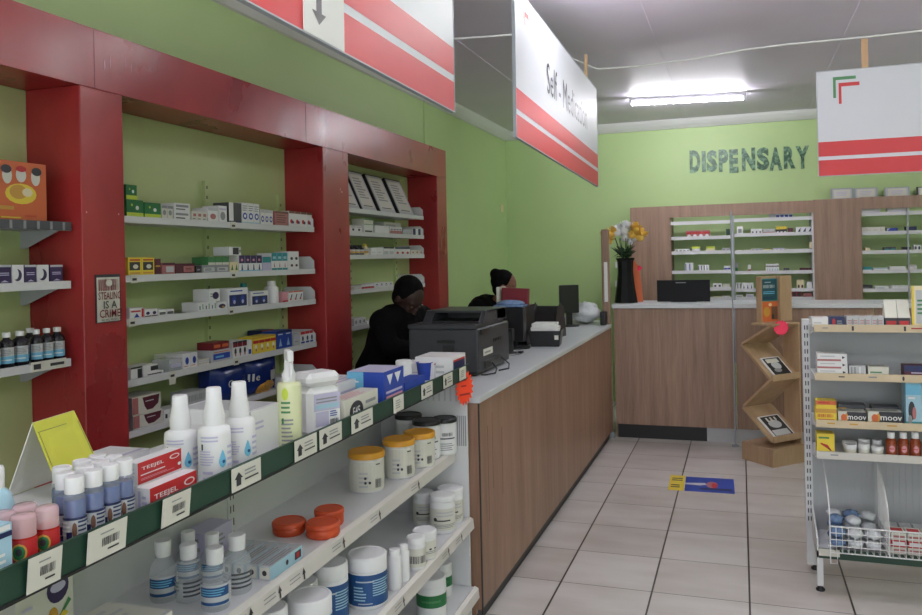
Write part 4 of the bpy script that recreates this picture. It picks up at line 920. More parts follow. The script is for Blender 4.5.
wc(z, 289, 312, 212, 4, 'medicine_carton', 'small white carton with red and blue dots'+L_, 'white', ['e .4 .35 .22 .14 red', 'e .65 .3 .16 .1 navy', 'r 0 1 .85 1 brown'])
z = SA[1]; L_ = ', second shelf, wide bay'
YC = ['r .1 .9 .3 .75 ink', 'r .1 .9 .1 .2 gold', 'e .55 .5 .2 .12 offwhite', 'r .1 .9 .82 .9 red']
wc(z, 128, 154.5, 257.5, 2, 'medicine_carton', 'yellow carton with black picture'+L_, 'yellow', YC)
wc(z, 155, 161, 259, 1, 'medicine_carton', 'narrow dark red and gold carton'+L_, 'maroon', ['r .1 .9 .5 .6 gold'])
wc(z, 162, 175, 263, 1, 'medicine_carton', 'rose and grey flat carton'+L_, 'rose', ['r .3 .9 .2 .7 lgrey', 'r 0 1 .8 1 maroon'])
wc(z, 175.5, 195, 263.5, 1, 'medicine_carton', 'dark red flat carton with pale window'+L_, 'maroon', ['r .4 .95 .2 .75 rose', 'l .5 .9 .3 .6 2 maroon'])
wc(z, 196, 201, 266, 1, 'medicine_carton', 'small black carton'+L_, 'ink', ['r .2 .8 .4 .6 grey'])
zt = wc(z, 202, 229, 265, 2, 'medicine_carton', 'low grey silver carton'+L_, 'grey', ['r .1 .9 .2 .7 lgrey', 'l .2 .8 .3 .6 2 ink'])
wc(zt, 208, 229, 257, 3, 'medicine_carton', 'small green-topped carton lying on the grey ones'+L_, 'mgreen', ['r 0 1 0 .3 offwhite'])
wc(z, 230, 238.5, 262, 2, 'medicine_carton', 'small cream carton'+L_, 'cream', ['p mgreen .2 .2 .8 .2 .5 .8'])
zt = wc(z, 239, 262, 255.5, 4, 'medicine_carton', 'white carton with purple top and blue figure'+L_, 'white', ['r 0 1 .52 1 purple', 'e .5 .72 .2 .08 pink', 'p navy .35 .1 .65 .1 .55 .45 .45 .45', 'r 0 1 0 .1 sky'])
wc(zt, 229, 241, 247, 1, 'medicine_carton', 'black and white carton lying on top of the others'+L_, 'white', ['r .3 .8 .1 .9 ink', 'e .9 .5 .08 .2 grey'])
wc(z, 262.5, 271, 257, 1, 'medicine_carton', 'lilac carton with teal top'+L_, 'lilac', ['r 0 1 .6 1 teal'])
wc(z, 271.5, 287.5, 253, 3, 'medicine_carton', 'tall teal and white carton'+L_, 'white', ['r 0 1 .55 1 teal', 'r 0 1 0 .15 teal', 'p red .4 .2 .6 .2 .5 .5', 'r .2 .8 .66 .8 paleblue'])
wc(z, 288.5, 299, 251.5, 1, 'medicine_carton', 'white carton with four dark dots'+L_, 'white', ['e .3 .62 .13 .08 ink', 'e .75 .62 .13 .08 ink', 'e .3 .25 .12 .07 maroon', 'e .75 .25 .12 .07 maroon'])
z = SA[2]; L_ = ', third shelf, wide bay'
wc(z, 129.5, 143.5, 308, 1, 'medicine_carton', 'white carton with red and blue print at the left end'+L_, 'white', ['r .1 .8 .6 .75 red', 'p blue .3 .1 .7 .1 .5 .5', 'r .85 1 .1 .9 red'])
wc(z, 144.5, 157.5, 309, 2, 'medicine_carton', 'white and purple carton'+L_, 'white', ['e .5 .5 .3 .2 purple', 'r 0 1 .0 .2 maroon'])
wc(z, 158.5, 174, 309.5, 2, 'medicine_carton', 'grey and white banded carton'+L_, 'white', ['r .1 .9 .2 .6 dgrey', 'r .1 .9 .3 .4 grey'])
zt = wc(z, 198, 216.5, 302, 3, 'medicine_carton', 'small white carton with green bar'+L_, 'white', ['r .7 .85 .2 .8 mgreen', 'r .2 .35 .2 .6 navy'])
zt2 = wc(z, 217, 227, 302, 1, 'medicine_carton', 'small white carton with purple flower'+L_, 'white', ['e .5 .45 .34 .3 purple', 'e .6 .35 .15 .12 gold'])
wc(zt, 209, 220, 289, 1, 'medicine_carton', 'white carton with purple flower stacked on top'+L_, 'white', ['e .6 .45 .3 .3 purple', 'l .1 .4 .3 .7 2 grey'])
BL = ['r .06 .94 .08 .66 navy', 'e .3 .4 .1 .2 blue', 'e .72 .4 .1 .2 blue', 'e .3 .3 .06 .1 lilac', 'e .72 .3 .06 .1 lilac', 'l .1 .9 .78 .92 1 blue']
wc(z, 228, 248, 288, 1, 'display_carton', 'white and navy display carton, wider one'+L_, 'white', BL)
wc(z, 251, 268.5, 291, 1, 'display_carton', 'white and navy display carton, narrower one'+L_, 'white', BL)
for x0, x1, yt, lb, bd, cp in ((262, 268, 283, 'teal capped slim bottle'+L_, 'paleblue', 'teal'), (274, 281.5, 281, 'white slim bottle with cap'+L_, 'white', 'white')):
    ya, yb = ypx(x0, XW, z), ypx(x1, XW, z); r = (yb-ya)/2; h = hit((x0+x1)/2, yt, 0, XW).z-z; xx = XW-r-(.10 if x0 == 262 else 0)
    t = thing('slim_bottle', lb, 'bottle', (xx, (ya+yb)/2, z+.0006), HP)
    MB().lathe([(r*.95, 0), (r, .004), (r, h*.72), (r*.5, h*.78)], M(bd)).build('body', t); MB().lathe([(r*.62, h*.76), (r*.6, h)], M(cp)).build('cap', t)
wc(z, 282.5, 288, 292, 1, 'medicine_carton', 'pinkish narrow carton with red foot'+L_, 'pink', ['r 0 1 0 .2 red'])
wc(z, 288.5, 303, 291, 3, 'medicine_carton', 'white carton with dark ribbon mark and orange top'+L_, 'white', ['r 0 1 .88 1 orange', 'p navy .3 .2 .5 .2 .8 .7 .6 .7', 'e .4 .25 .2 .08 red'])
z = SA[3]; L_ = ', fourth shelf, wide bay'
wc(z, 130.5, 142, 367, 1, 'medicine_carton', 'white carton with black edge at the left end'+L_, 'white', ['r .6 1 0 .8 ink', 'r 0 1 .85 1 ink'])
zt = wc(z, 143, 163.5, 372, 1, 'medicine_carton', 'flat white carton with black stripe'+L_, 'white', ['r .2 .9 .3 .6 ink'])
wc(zt, 143, 158, 365, 1, 'medicine_carton', 'flat white carton with black corner on top of another'+L_, 'white', ['r .5 1 .2 .8 ink'])
wc(z, 169, 182, 359, 1, 'clear_tub', 'small clear lidded tub'+L_, 'clear', ['r .1 .9 .3 .6 lilac'], cat='tub')
wc(z, 183, 197.5, 353, 2, 'medicine_carton', 'white carton with blue disc'+L_, 'white', ['e .55 .5 .25 .25 blue', 'l .1 .9 .1 .2 1 orange'])
wc(z, 170, 183, 354, 1, 'medicine_carton', 'white carton with orange stripe behind the clear tub'+L_, 'white', ['r .1 .9 .4 .55 orange'], xf=XW-.1)
wc(z, 198.5, 209, 359, 3, 'medicine_carton', 'small pale carton'+L_, 'offwhite', W5)
zt = wc(z, 211, 232, 349.5, 1, 'display_carton', 'clear display tray of blue packs'+L_, 'lgrey', ['r .1 .9 .2 .7 blue', 'r .2 .6 .35 .5 sky', 'l .1 .9 .75 .9 1 orange'])
wc(zt, 213, 229, 342, 2, 'medicine_carton', 'small red and dark carton on the blue tray'+L_, 'dred', ['r .1 .9 .3 .7 orange'])
RWB = ['r 0 1 .66 1 dred', 'r 0 1 .9 1 ink', 'e .5 .4 .24 .2 ink', 'e .5 .2 .14 .1 rose']
wc(z, 233, 247, 341, 3, 'medicine_carton', 'white carton with dark red top and figure'+L_, 'white', RWB)
wc(z, 247.5, 252, 340, 1, 'medicine_carton', 'narrow white and blue carton'+L_, 'white', ['r .2 .8 .1 .4 blue'])
wc(z, 253, 276, 336, 4, 'medicine_carton', 'yellow and red carton with pale figure'+L_, 'yellow', ['r 0 1 .62 .8 red', 'r 0 1 .9 1 gold', 'e .5 .4 .2 .16 white', 'e .5 .24 .12 .1 rose'])
wc(z, 262, 274, 330, 2, 'medicine_carton', 'dark carton behind the yellow ones'+L_, 'navy', ['r 0 1 .8 1 red'], xf=XW-.1)
wc(z, 276.5, 292, 330.5, 2, 'medicine_carton', 'dark blue carton with pale blue figure'+L_, 'blue', ['p paleblue .3 .15 .7 .15 .5 .6', 'r .2 .8 .78 .84 white', 'r 0 1 .9 1 navy'])
wc(z, 294, 300, 334, 1, 'medicine_carton', 'grey and lilac carton at the right'+L_, 'lgrey', W5)
wc(z, 300.5, 314, 331, 3, 'medicine_carton', 'white carton with red top and blue foot'+L_, 'white', ['r 0 1 .78 1 red', 'e .5 .45 .2 .2 navy', 'r .1 .9 .08 .22 blue'])
z = SA[4]; L_ = ', fifth shelf, wide bay'
PC = ['p maroon .35 .9 .95 .9 .9 .4 .7 .15 .5 .15 .42 .4', 'l .45 .85 .6 .7 1 white', 'r .0 .2 .05 .95 rose', 'L r 0 1 0 1 grey', 'L l .1 .9 .1 .9 3 lgrey']
zt = wc(z, 133, 163, 412.5, 1, 'medicine_carton', 'large white carton with maroon oval, lower of the stack'+L_, 'offwhite', PC, dep=.12)
wc(zt, 132, 161, 395, 1, 'medicine_carton', 'large white carton with maroon oval, upper of the stack'+L_, 'offwhite', PC, dep=.12)
wc(z, 164, 175, 409, 1, 'medicine_carton', 'white carton with small black pillar mark'+L_, 'white', ['r .1 .3 .2 .6 ink', 'l .4 .9 .2 .7 2 lgrey'])
wc(z, 175.5, 186, 407, 1, 'medicine_carton', 'white carton with black top band'+L_, 'white', ['r 0 1 .7 .95 ink', 'p grey .3 .1 .8 .4 .3 .5'])
wc(z, 187, 207, 391, 1, 'medicine_carton', 'grey-white carton with bars and red stamp'+L_, 'lgrey', ['b .1 .95 .55 .85 grey', 'p rust .4 .2 .9 .3 .9 .45 .4 .38'])
# the blue wrapped packs leaning at the right of that shelf
def softpack(name, label, y0, y1, z0, h, dep, deco, cat):
    w = y1-y0; m = MB(); nx, nz = 8, 6; V = []; 
    def sf(u, v, side):
        bulge = (1-(2*u-1)**4)*(1-(2*v-1)**4); wob = .006*math.sin(9*u+3*v)+.004*math.sin(23*u)
        return (w*(u-.5), dep/2-side*(dep/2*(.55+.45*bulge))+wob*(1 if side > 0 else -1), h*v*(1-.03*math.sin(9*u)))
    for side in (1, -1):
        g = [sf(i/nx, j/nz, side) for i in range(nx+1) for j in range(nz+1)]
        f = [((i*(nz+1)+j), ((i+1)*(nz+1)+j), ((i+1)*(nz+1)+j+1), (i*(nz+1)+j+1)) for i in range(nx) for j in range(nz)]
        if side < 0: f = [q[::-1] for q in f]
        m.add(g, f, M('bluefilm'), True)
    for u in (0, 1): m.add([sf(u, j/nz, s) for j in range(nz+1) for s in (1, -1)], [(2*j, 2*j+1, 2*j+3, 2*j+2) for j in range(nz)], M('bluefilm'))
    for v in (0, 1): m.add([sf(i/nx, v, s) for i in range(nx+1) for s in (1, -1)], [(2*i, 2*i+1, 2*i+3, 2*i+2) for i in range(nx)], M('bluefilm'))
    f = lambda u, v, e: (w*(u-.5), sf(min(max(u, 0), 1), min(max(v, 0), 1), 1)[1]-.002-e, h*v)
    m.deco(f, deco, w/h, 6); o = m.build(name, loc=(XW-.0, (y0+y1)/2, z0+.0006), rz=HP); return tag(o, label, cat)
ya, yb = ypx(216, XW, z), ypx(279, XW, z)
softpack('nappy_pack', 'blue glossy wrapped pack with white letters, left of the two on the fifth shelf', ya, ya+(yb-ya)*.5, z, .172, .13, ['t .42 .5 .22 lgrey O'], 'pack')
softpack('nappy_pack', 'blue glossy wrapped pack with gold disc, right of the two on the fifth shelf', ya+(yb-ya)*.505, yb, z, .172, .13, ['w .2 .5 .22 .26 lgrey lle', 'e .62 .12 .34 .2 gold', 'r .72 .95 .3 .6 lgrey'], 'pack')
wc(z, 281, 300, 375, 2, 'medicine_carton', 'white and blue carton right of the blue packs'+L_, 'white', ['r .1 .9 .3 .6 blue'])
# shelf-edge price tags in the wide bay
for x, zz in ((233, SA[0]), (134, SA[1]), (233, SA[1]), (132, SA[2]), (231, SA[2]), (172, SA[3]), (236, SA[3])):
    yy = ypx(x, XS, zz); m = MB().box(XS+.001, XS+.0025, yy-.02, yy+.02, zz-.05 if x == 172 else zz-.028, zz+.006, M('offwhite')).box(XS+.0025, XS+.003, yy-.012, yy+.012, zz-.018, zz-.008, M('ink'))
    tag(m.build('shelf_tag'), 'white price tag clipped to the %s shelf of the wide bay, %s' % (wide[SA.index(zz)], 'left part' if x < 200 else 'middle'), 'price tag')
# ---- far narrow bay
L_ = ', top shelf, far bay'
z = SC3[0]
for k, (x0, x1) in enumerate(((348, 362), (364, 379), (382, 398), (401, 416))):
    ya, yb = ypx(x0, XW, z), ypx(x1, XW, z); w = yb-ya
    m = MB().box(-w/2, w/2, 0, .03, 0, .30, M('black')); f = fm_front(w, .02, .30); m.deco(f, ['r .05 .98 .03 .98 lgrey', 'r .14 .9 .1 .92 offwhite', 'l .22 .8 .3 .85 8 grey', 'l .2 .8 .1 .15 1 ink'], w/.3)
    o = m.build('framed_document', loc=(XW-.01, (ya+yb)/2, z+.0006)); o.rotation_euler = (-.42, 0, HP)
    tag(o, 'leaning black-edged document frame, %s from the left on the top shelf of the far bay' % ORD[k], 'picture frame', 'leaning document frames')
L_ = ', second shelf, far bay'; z = SC3[1]
wc(z, 350, 362, 226, 2, 'medicine_carton', 'small white carton with dark dots'+L_, 'white', ['e .5 .4 .2 .2 navy', 'r .1 .9 .7 .9 lgrey'])
zt = wc(z, 364, 373, 225, 1, 'medicine_carton', 'white carton under a clear box'+L_, 'white', ['r .1 .9 .1 .3 ink']); wc(zt, 364, 373, 219, 1, 'clear_box', 'clear box with green edge'+L_, 'offwhite', ['r 0 1 .8 1 mgreen', 'r 0 1 0 .1 mgreen'])
zt = wc(z, 375, 389, 226, 1, 'medicine_carton', 'plain white carton'+L_, 'white'); wc(z, 390, 402, 227, 4, 'medicine_carton', 'tiny white and red carton'+L_, 'white', ['r 0 1 0 .5 rose', 'r .1 .9 .6 .7 navy'])
wc(z, 384, 401, 222.5, 1, 'medicine_carton', 'long white carton behind the tiny red ones'+L_, 'white', ['l .1 .9 .6 .9 1 lgrey'], xf=XW-.1)
wc(z, 403, 412, 230, 3, 'medicine_carton', 'tiny grey carton'+L_, 'lgrey', W5); wc(z, 413, 423, 229, 2, 'medicine_carton', 'tiny white and navy carton'+L_, 'white', ['r 0 .5 0 1 navy'])
L_ = ', third shelf, far bay'; z = SC3[2]
def mini(x0, x1, yt, z, lb, body, cap, n=1):
    ya, yb = ypx(x0, XW, z), ypx(x1, XW, z); w = (yb-ya)/n; r = w/2*.94; h = hit((x0+x1)/2, yt, 0, XW).z-z; first = None
    for k in range(n):
        loc = (XW-r, ya+w*(k+.5), z+.0006); l2 = lb if n == 1 else '%s, %s from left' % (lb, ORD[k])
        if first is None:
            first = thing('small_bottle', l2, 'bottle', loc, HP-.4, lb+' row' if n > 1 else None)
            MB().lathe([(r*.95, 0), (r, .003), (r, h*.68), (r*.5, h*.8)], M(body), seg=14).build('body', first); MB().lathe([(r*.58, h*.78), (r*.56, h)], M(cap), seg=14).build('cap', first)
            m = MB(); f0 = fm_cyl(r+.0005, h*.38, 2.8); f = lambda u, v, e: (f0(u, v, e)[0], f0(u, v, e)[1], h*.18+f0(u, v, e)[2]); m.sheet(f, 0, 1, 0, 1, 0, M('lgrey'), 8); m.deco(f, ['r .1 .9 .1 .5 '+('blue' if cap == 'white' else 'gold')], 1, 8); m.build('label', first)
        else: dup(first, loc, None, l2)
mini(352, 366, 245, z, 'small dark bottle'+L_, 'darkglass', 'black', 3)
mini(366.5, 370, 244, z, 'slim yellow-topped bottle'+L_, 'cream', 'yellow')
wc(z, 371.5, 383, 248, 2, 'medicine_carton', 'white carton'+L_, 'white', ['l .1 .9 .3 .5 1 lgrey']); wc(z, 383.5, 394, 247, 2, 'medicine_carton', 'white carton with black top'+L_, 'white', ['r 0 1 .8 1 ink', 'r .1 .9 .1 .5 lgrey'])
wc(z, 395, 410, 247.5, 3, 'medicine_carton', 'white carton with red print and dark top'+L_, 'white', ['r 0 1 .82 1 navy', 'e .5 .3 .25 .16 red']); wc(z, 411, 423, 250, 3, 'medicine_carton', 'small pale carton'+L_, 'offwhite', ['e .5 .5 .2 .2 rose'])
L_ = ', fourth shelf, far bay'; z = SC3[3]
wc(z, 354, 361, 287, 2, 'medicine_carton', 'tiny pale carton'+L_, 'offwhite', W5)
wc(z, 361.5, 374, 285, 4, 'medicine_carton', 'small carton with red foot'+L_, 'white', ['r 0 1 0 .5 red', 'r 0 1 .5 .6 ink']); wc(z, 374.5, 393, 282.5, 4, 'medicine_carton', 'small white carton with grey print'+L_, 'white', ['r .2 .8 .3 .5 lilac', 'e .5 .7 .2 .1 navy'])
wc(z, 410, 423, 281, 2, 'medicine_carton', 'white carton right of the person'+L_, 'white', ['l .1 .9 .3 .5 1 lgrey'])
L_ = ', fifth shelf, far bay'; z = SC3[4]
wc(z, 354, 366, 318, 3, 'medicine_carton', 'white carton with grey figure'+L_, 'white', ['e .5 .5 .25 .25 grey']); wc(z, 367, 376, 322, 2, 'medicine_carton', 'low white carton'+L_, 'white', ['l .1 .9 .3 .5 1 lgrey'])
# ---- bay left of the first column
z = S0[0]; L_ = ', left of first red column'
o = wc(z, -6, 47, 162, 1, 'picture_carton', 'large orange carton with yellow bowl picture, top shelf'+L_, 'orange', ['e .5 .47 .3 .17 yellow', 'e .45 .5 .17 .12 gold', 'e .62 .5 .1 .07 cream', 'e .24 .76 .09 .14 offwhite', 'e .5 .78 .1 .12 offwhite', 'e .78 .76 .09 .14 offwhite', 'e .22 .86 .1 .07 ink', 'e .8 .86 .1 .07 ink', 'e .5 .88 .1 .05 red', 'r .03 .35 .2 .26 gold', 'l .55 .85 .08 .14 1 rust', 'l .1 .5 .05 .1 1 yellow'], dep=.15)
z = S0[1]
yy0 = 0
for k, (x0, x1, c) in enumerate(((-3, 11.5, 'p'), (12, 24, 'w'), (24.5, 36.5, 'p'), (37, 49, 'w'), (50, 63, 'p'))):
    wc(z, x0, x1, 265, 1, 'medicine_carton', '%s carton, %s from left, left of first red column' % ('dark purple' if c == 'p' else 'white with purple crescent', ORD[k]), 'purple' if c == 'p' else 'white', ['l .15 .85 .42 .62 2 lilac', 'r 0 1 .88 1 lgrey', 'p lilac .2 .1 .5 .2 .8 .1'] if c == 'p' else ['e .45 .45 .38 .32 purple', 'e .25 .52 .3 .3 white'], dep=.07, xf=-2.335)
z = S0[2]
def syrup(x0, x1, yt, k, back=0):
    xf = -2.335-back; ya, yb = ypx(x0, xf, z), ypx(x1, xf, z); r = (yb-ya)/2; h = .118
    t = thing('syrup_bottle', 'dark syrup bottle with white cap, %s' % k, 'bottle', (xf-r, (ya+yb)/2, z+.0006), HP-.75, 'dark syrup bottles on the lowest left shelf')
    MB().lathe([(r*.94, 0), (r, .004), (r, h*.66), (r*.8, h*.76), (r*.42, h*.82), (r*.4, h*.88)], M('darkglass'), seg=20).build('body', t)
    MB().lathe([(r*.52, h*.86), (r*.54, h*.99), (r*.46, h)], M('white'), seg=18).build('cap', t)
    m = MB(); f0 = fm_cyl(r+.0006, h*.46, 2.4); f = lambda u, v, e: (f0(u, v, e)[0], f0(u, v, e)[1], h*.12+f0(u, v, e)[2]); m.sheet(f, 0, 1, 0, 1, 0, M('lgrey'), 12); m.deco(f, ['r 0 1 0 .45 sky', 'r 0 .12 0 1 blue', 'l .2 .9 .5 .9 4 grey', 'l .2 .8 .15 .3 1 white'], 1, 12); m.build('label', t)
for k, (a, b) in enumerate(((-8, 5), (6, 18.5), (19.5, 33), (36.5, 46.5), (46.8, 57), (57.3, 68.5))): syrup(a, b, 334, '%s from the left in the front row' % ORD[k])
syrup(30, 42, 330, 'in the second row behind the gap', .075)
yy = ypx(45, XS, z); tag(MB().box(XS+.001, XS+.003, yy-.06, yy+.09, z-.024, z+.01, M('offwhite')).box(XS+.003, XS+.0035, yy-.05, yy-.02, z-.016, z+.002, M('ink')).box(XS+.003, XS+.0035, yy+.02, yy+.08, z-.012, z-.002, M('ink')).build('shelf_tag'), 'long price strip under the dark syrup bottles', 'price tag')

# =================================================================== ON THE SERVICE COUNTER
CZ = 1.0045
PY0 = 3.80; PX1 = hit(479, 379, 1, PY0).x; PX0 = hit(409, 360, 1, PY0).x; PW = PX1-PX0; PD = .56
zf = hit(446, 329, 1, PY0).z-CZ; zb = hit(465, 310, 1, PY0+.22).z-CZ
t = thing('printer', 'large graphite office printer on the near end of the service counter', 'printer', (PX0, PY0, CZ))
b = MB().box(0, PW, 0, PD, .02, zf, M('plastgraph')).box(.02, PW-.02, .02, PD-.02, 0, .02, M('plastblack'))
bevel(b.build('body', t), .012, 3)
bevel(MB().box(-.004, PW*.97, -.004, PD-.06, zf-.002, zf+.022, M('plastgraph')).build('output_tray', t), .006, 2)
m = MB().prism([(.10, zf+.02), (.17, zb), (PD-.04, zb-.01), (PD-.02, zf+.02)], 0, PW*.92, PW*.98, M('plastgraph')).prism([(.10, zf+.02), (.17, zb), (PD-.04, zb-.01), (PD-.02, zf+.02)], 0, .04, .09, M('plastgraph')).box(.04, PW*.98, .36, PD-.03, zf+.02, zb-.006, M('plastgraph')).box(.04, PW*.98, .17, PD-.04, zb-.012, zb, M('plastgraph'))
bevel(m.build('scanner_lid', t), .003)
MB().box(.09, PW*.92, .12, .36, zf+.022, zf+.03, M('plastblack')).build('paper_slot', t)
MB().box(PW*.42, PW*.68, -.0055, -.003, zf*.70, zf*.76, M('plastblack')).box(PW*.50, PW*.66, -.0055, -.003, zf*.46, zf*.66, M('plastblack')).build('handle_recess', t)
tag(MB().box(PW, PW+.001, .08, .24, zf*.40, zf*.54, M('offwhite')).box(PW+.001, PW+.0015, .10, .20, zf*.44, zf*.48, M('grey')).build('rating_label', t), 'white rating label')
g = MB()
for k in range(5): g.box(PW, PW+.002, .26+k*.03, .275+k*.03, zf*.62, zf*.70, M('plastblack'))
g.box(PW, PW+.012, .03, .16, zf-.03, zf-.005, M('plastblack')); g.box(PW, PW+.003, .10, .42, .03, .07, M('plastblack')); g.build('side_vent', t)
m = MB()
m.tube([(PW+.01, .20, .05), (PW+.04, .18, .02), (PW+.05, .12, .006), (PW+.02, .05, .006), (PW+.008, .02, .01)], .004, M('black'))
m.tube([(PW+.01, .36, .06), (PW+.05, .38, .02), (PW+.07, .30, .006), (PW+.04, .22, .006)], .004, M('black'))
tag(m.build('power_cable', t), 'black cable loops')
# dark monitor behind the printer with red folder and grey-blue bag
def cpt(x, y, Y): return hit(x, y, 1, Y)
Y_ = 5.0; a = cpt(496, 320, Y_).x; b_ = cpt(524, 320, Y_).x; top = cpt(512, 308, Y_).z-CZ
t = thing('till_monitor', 'black boxy till monitor behind the printer', 'monitor', ((a+b_)/2, Y_, CZ))
w = b_-a; bevel(MB().box(-w/2, w/2, 0, .06, .05, top, M('plastblack')).prism([(.06, .08), (.06, top-.02), (.16, top-.07), (.16, .12)], 0, -w*.35, w*.35, M('plastblack')).build('screen_housing', t), .006)
MB().box(-.03, .03, .04, .08, .01, .06, M('plastblack')).lathe([(.11, 0), (.11, .008), (.04, .014)], M('plastblack'), (0, .08, 0), 24).build('stand', t)
ztp = CZ+top
o = MB().box(-.10, .10, 0, .13, 0, .012, M('packblue')).ball((0, .06, .02), .09, M('packblue'), sc=(1.1, .7, .28)).build('plastic_bag', loc=((a+b_)/2-.01, Y_+.0, ztp+.006)); tag(o, 'grey-blue plastic bag lying on the till monitor', 'bag')
Y2 = 5.26; a2 = cpt(501, 300, Y2).x; b2 = cpt(526, 300, Y2).x; z2 = cpt(513, 306, Y2).z; z3 = cpt(513, 288.5, Y2).z
t = thing('file_tray', 'dark stacked file tray behind the till monitor', 'tray', ((a2+b2)/2, Y2, CZ)); hh = z2-CZ
w = b2-a2; m = MB()
for k in range(4): m.box(-w/2, w/2, 0, .22, hh*k/4, hh*k/4+.006, M('plastblack'))
m.box(-w/2, -w/2+.006, 0, .22, 0, hh, M('plastblack')).box(w/2-.006, w/2, 0, .22, 0, hh, M('plastblack')).box(-w/2, w/2, .214, .22, 0, hh, M('plastblack')).box(-w/2, w/2, 0, .22, hh-.006, hh, M('plastblack'))
m.build('tray_stack', t)
o = bevel(carton_mb(w*1.05, .05, z3-z2, 'dred', ['r .02 .98 .04 .96 dred', 'L r 0 1 0 1 dred']).build('red_folder', loc=((a2+b2)/2, Y2+.02, z2+.001)), .004); o.rotation_euler = (0, .05, 0)
tag(o, 'dark red ledger standing on the stacked file tray', 'ledger')
o = carton_mb(.02, .16, z3-z2+.01, 'offwhite').build('paper_pad', loc=((a2-.03), Y2+.0, z2-.0)); o.location.x = a2-.022; o.location.z = CZ; o.scale = (1, 1, (z3-CZ+.01)/(z3-z2+.01)); tag(o, 'white pad of paper standing upright left of the dark red ledger', 'paper')
# card terminal
q = hit(509, 354, 2, CZ)
t = thing('card_terminal', 'small black card terminal on a round base with cables', 'card terminal', (q.x-.01, q.y+.04, CZ))
MB().lathe([(.05, 0), (.05, .008), (.03, .014)], M('plastblack'), seg=24).lathe([(.028, .014), (.026, .13), (.03, .135)], M('plastblack'), seg=20).build('holder', t)
bevel(MB().box(-.032, .032, -.02, .02, .08, .155, M('plastblack')).build('terminal_body', t), .006)
MB().box(.06, .085, -.02, .03, 0, .014, M('plastblack')).tube([(.05, -.01, .004), (.09, -.06, .004), (.06, -.12, .004), (-.02, -.12, .004)], .003, M('grey')).build('cable', t)
# black tub with papers
q = hit(546, 347, 2, CZ); a = hit(531, 340, 1, q.y).x; b_ = hit(563, 340, 1, q.y).x; w = b_-a; h = hit(546, 331, 1, q.y).z-CZ
t = thing('storage_tub', 'black rectangular tub full of white slips on the service counter', 'tub', (q.x-.02, q.y+.10, CZ), .12)
m = MB(); s0, s1 = .42, .5
for k in range(4):
    pass
def ring(w_, d_, z_): return [(-w_/2, -d_/2, z_), (w_/2, -d_/2, z_), (w_/2, d_/2, z_), (-w_/2, d_/2, z_)]
V = ring(w*.86, .17, 0)+ring(w, .20, h)+ring(w*.96, .19, h)+ring(w*.82, .16, .006)
F = [(3, 2, 1, 0)]+[(i, (i+1) % 4, 4+(i+1) % 4, 4+i) for i in range(4)]+[(4+i, 4+(i+1) % 4, 8+(i+1) % 4, 8+i) for i in range(4)]+[(8+i, 8+(i+1) % 4, 12+(i+1) % 4, 12+i) for i in range(4)]+[(12, 13, 14, 15)]
bevel(m.add(V, F, M('plastblack')).build('tub_body', t), .006)
MB().box(w*.30, w*.42, -.1012-.0, -.0985, h*.45, h*.72, M('offwhite')).build('sticker', t)
th_ = hit(546, 323, 1, q.y+.05).z-CZ
for k in range(4):
    o = MB().box(-w*.44+.004*k, w*.42-.006*k, -.085, .085, 0, (th_-h)/4+.004, M('paper')).build('paper_slips', t, loc=(0, 0, h-.006+k*(th_-h)/4), rz=.05*math.sin(2+3*k))
# telephone-like dark cover
q = Vector((-1.5, 5.72, CZ)); a = hit(530, 315, 1, q.y).x; b_ = hit(556, 315, 1, q.y).x; h = hit(545, 305, 1, q.y+.1).z-CZ; w = b_-a
m = MB(); n = 10; sec = [(0, 0), (0, .03), (.05, h*.8), (.11, h), (.18, h*.85), (.22, .04), (.22, 0)]
m.prism([(yy_, zz_) for yy_, zz_ in sec], 0, -w/2, w/2, M('plastblack'))
o = bevel(m.build('equipment_cover', loc=((a+b_)/2, q.y, CZ), rz=-.1), .02, 3); tag(o, 'low curved black equipment cover behind the black tub', 'cover')
# second monitor seen from behind
q = hit(568, 327, 2, CZ); a = hit(559, 300, 1, q.y+.08).x; b_ = hit(579, 300, 1, q.y+.08).x; h = hit(568, 285, 1, q.y+.08).z-CZ; w = b_-a
t = thing('flat_monitor', 'black flat monitor on a stand near the far end of the service counter', 'monitor', ((a+b_)/2, q.y+.08, CZ), .55)
w2 = w*1.0
bevel(MB().box(-w2/2, w2/2, -.012, .012, h*.32, h, M('plastblack')).box(-w2*.35, w2*.35, .012, .04, h*.42, h*.85, M('plastblack')).build('screen_housing', t), .005)
MB().box(-.025, .025, -.008, .02, .01, h*.4, M('plastblack')).lathe([(.085, 0), (.085, .008), (.03, .014)], M('plastblack'), (0, 0, 0), 24).build('stand', t)
# crumpled white bag and papers
def blob(name, label, cat, loc, r, sc, mat, seed, n=(18, 12), amp=.18, rz=0):
    rnd = random.Random(seed); ph = [(rnd.uniform(2, 6), rnd.uniform(2, 6), rnd.uniform(0, 6)) for _ in range(4)]; m = MB(); V = []
    sg, rg = n
    for i in range(rg+1):
        th = math.pi*i/rg
        for k in range(sg):
            p = 2*math.pi*k/sg; d = 1+amp*sum(math.sin(a_*p+b__*th+c_) for a_, b__, c_ in [(round(x), y_, z_) for x, y_, z_ in ph])/2
            V.append((r*sc[0]*d*math.sin(th)*math.cos(p), r*sc[1]*d*math.sin(th)*math.sin(p), r*sc[2]*(1-math.cos(th)*d if True else 0)))
    zmin = min(v[2] for v in V); V = [(x, y_, z_-zmin) for x, y_, z_ in V]
    m.add(V, [(i*sg+k, i*sg+(k+1) % sg, (i+1)*sg+(k+1) % sg, (i+1)*sg+k) for i in range(rg) for k in range(sg)], M(mat), True)
    o = m.build(name, loc=loc, rz=rz); return tag(o, label, cat)
q = hit(588, 324, 2, CZ)
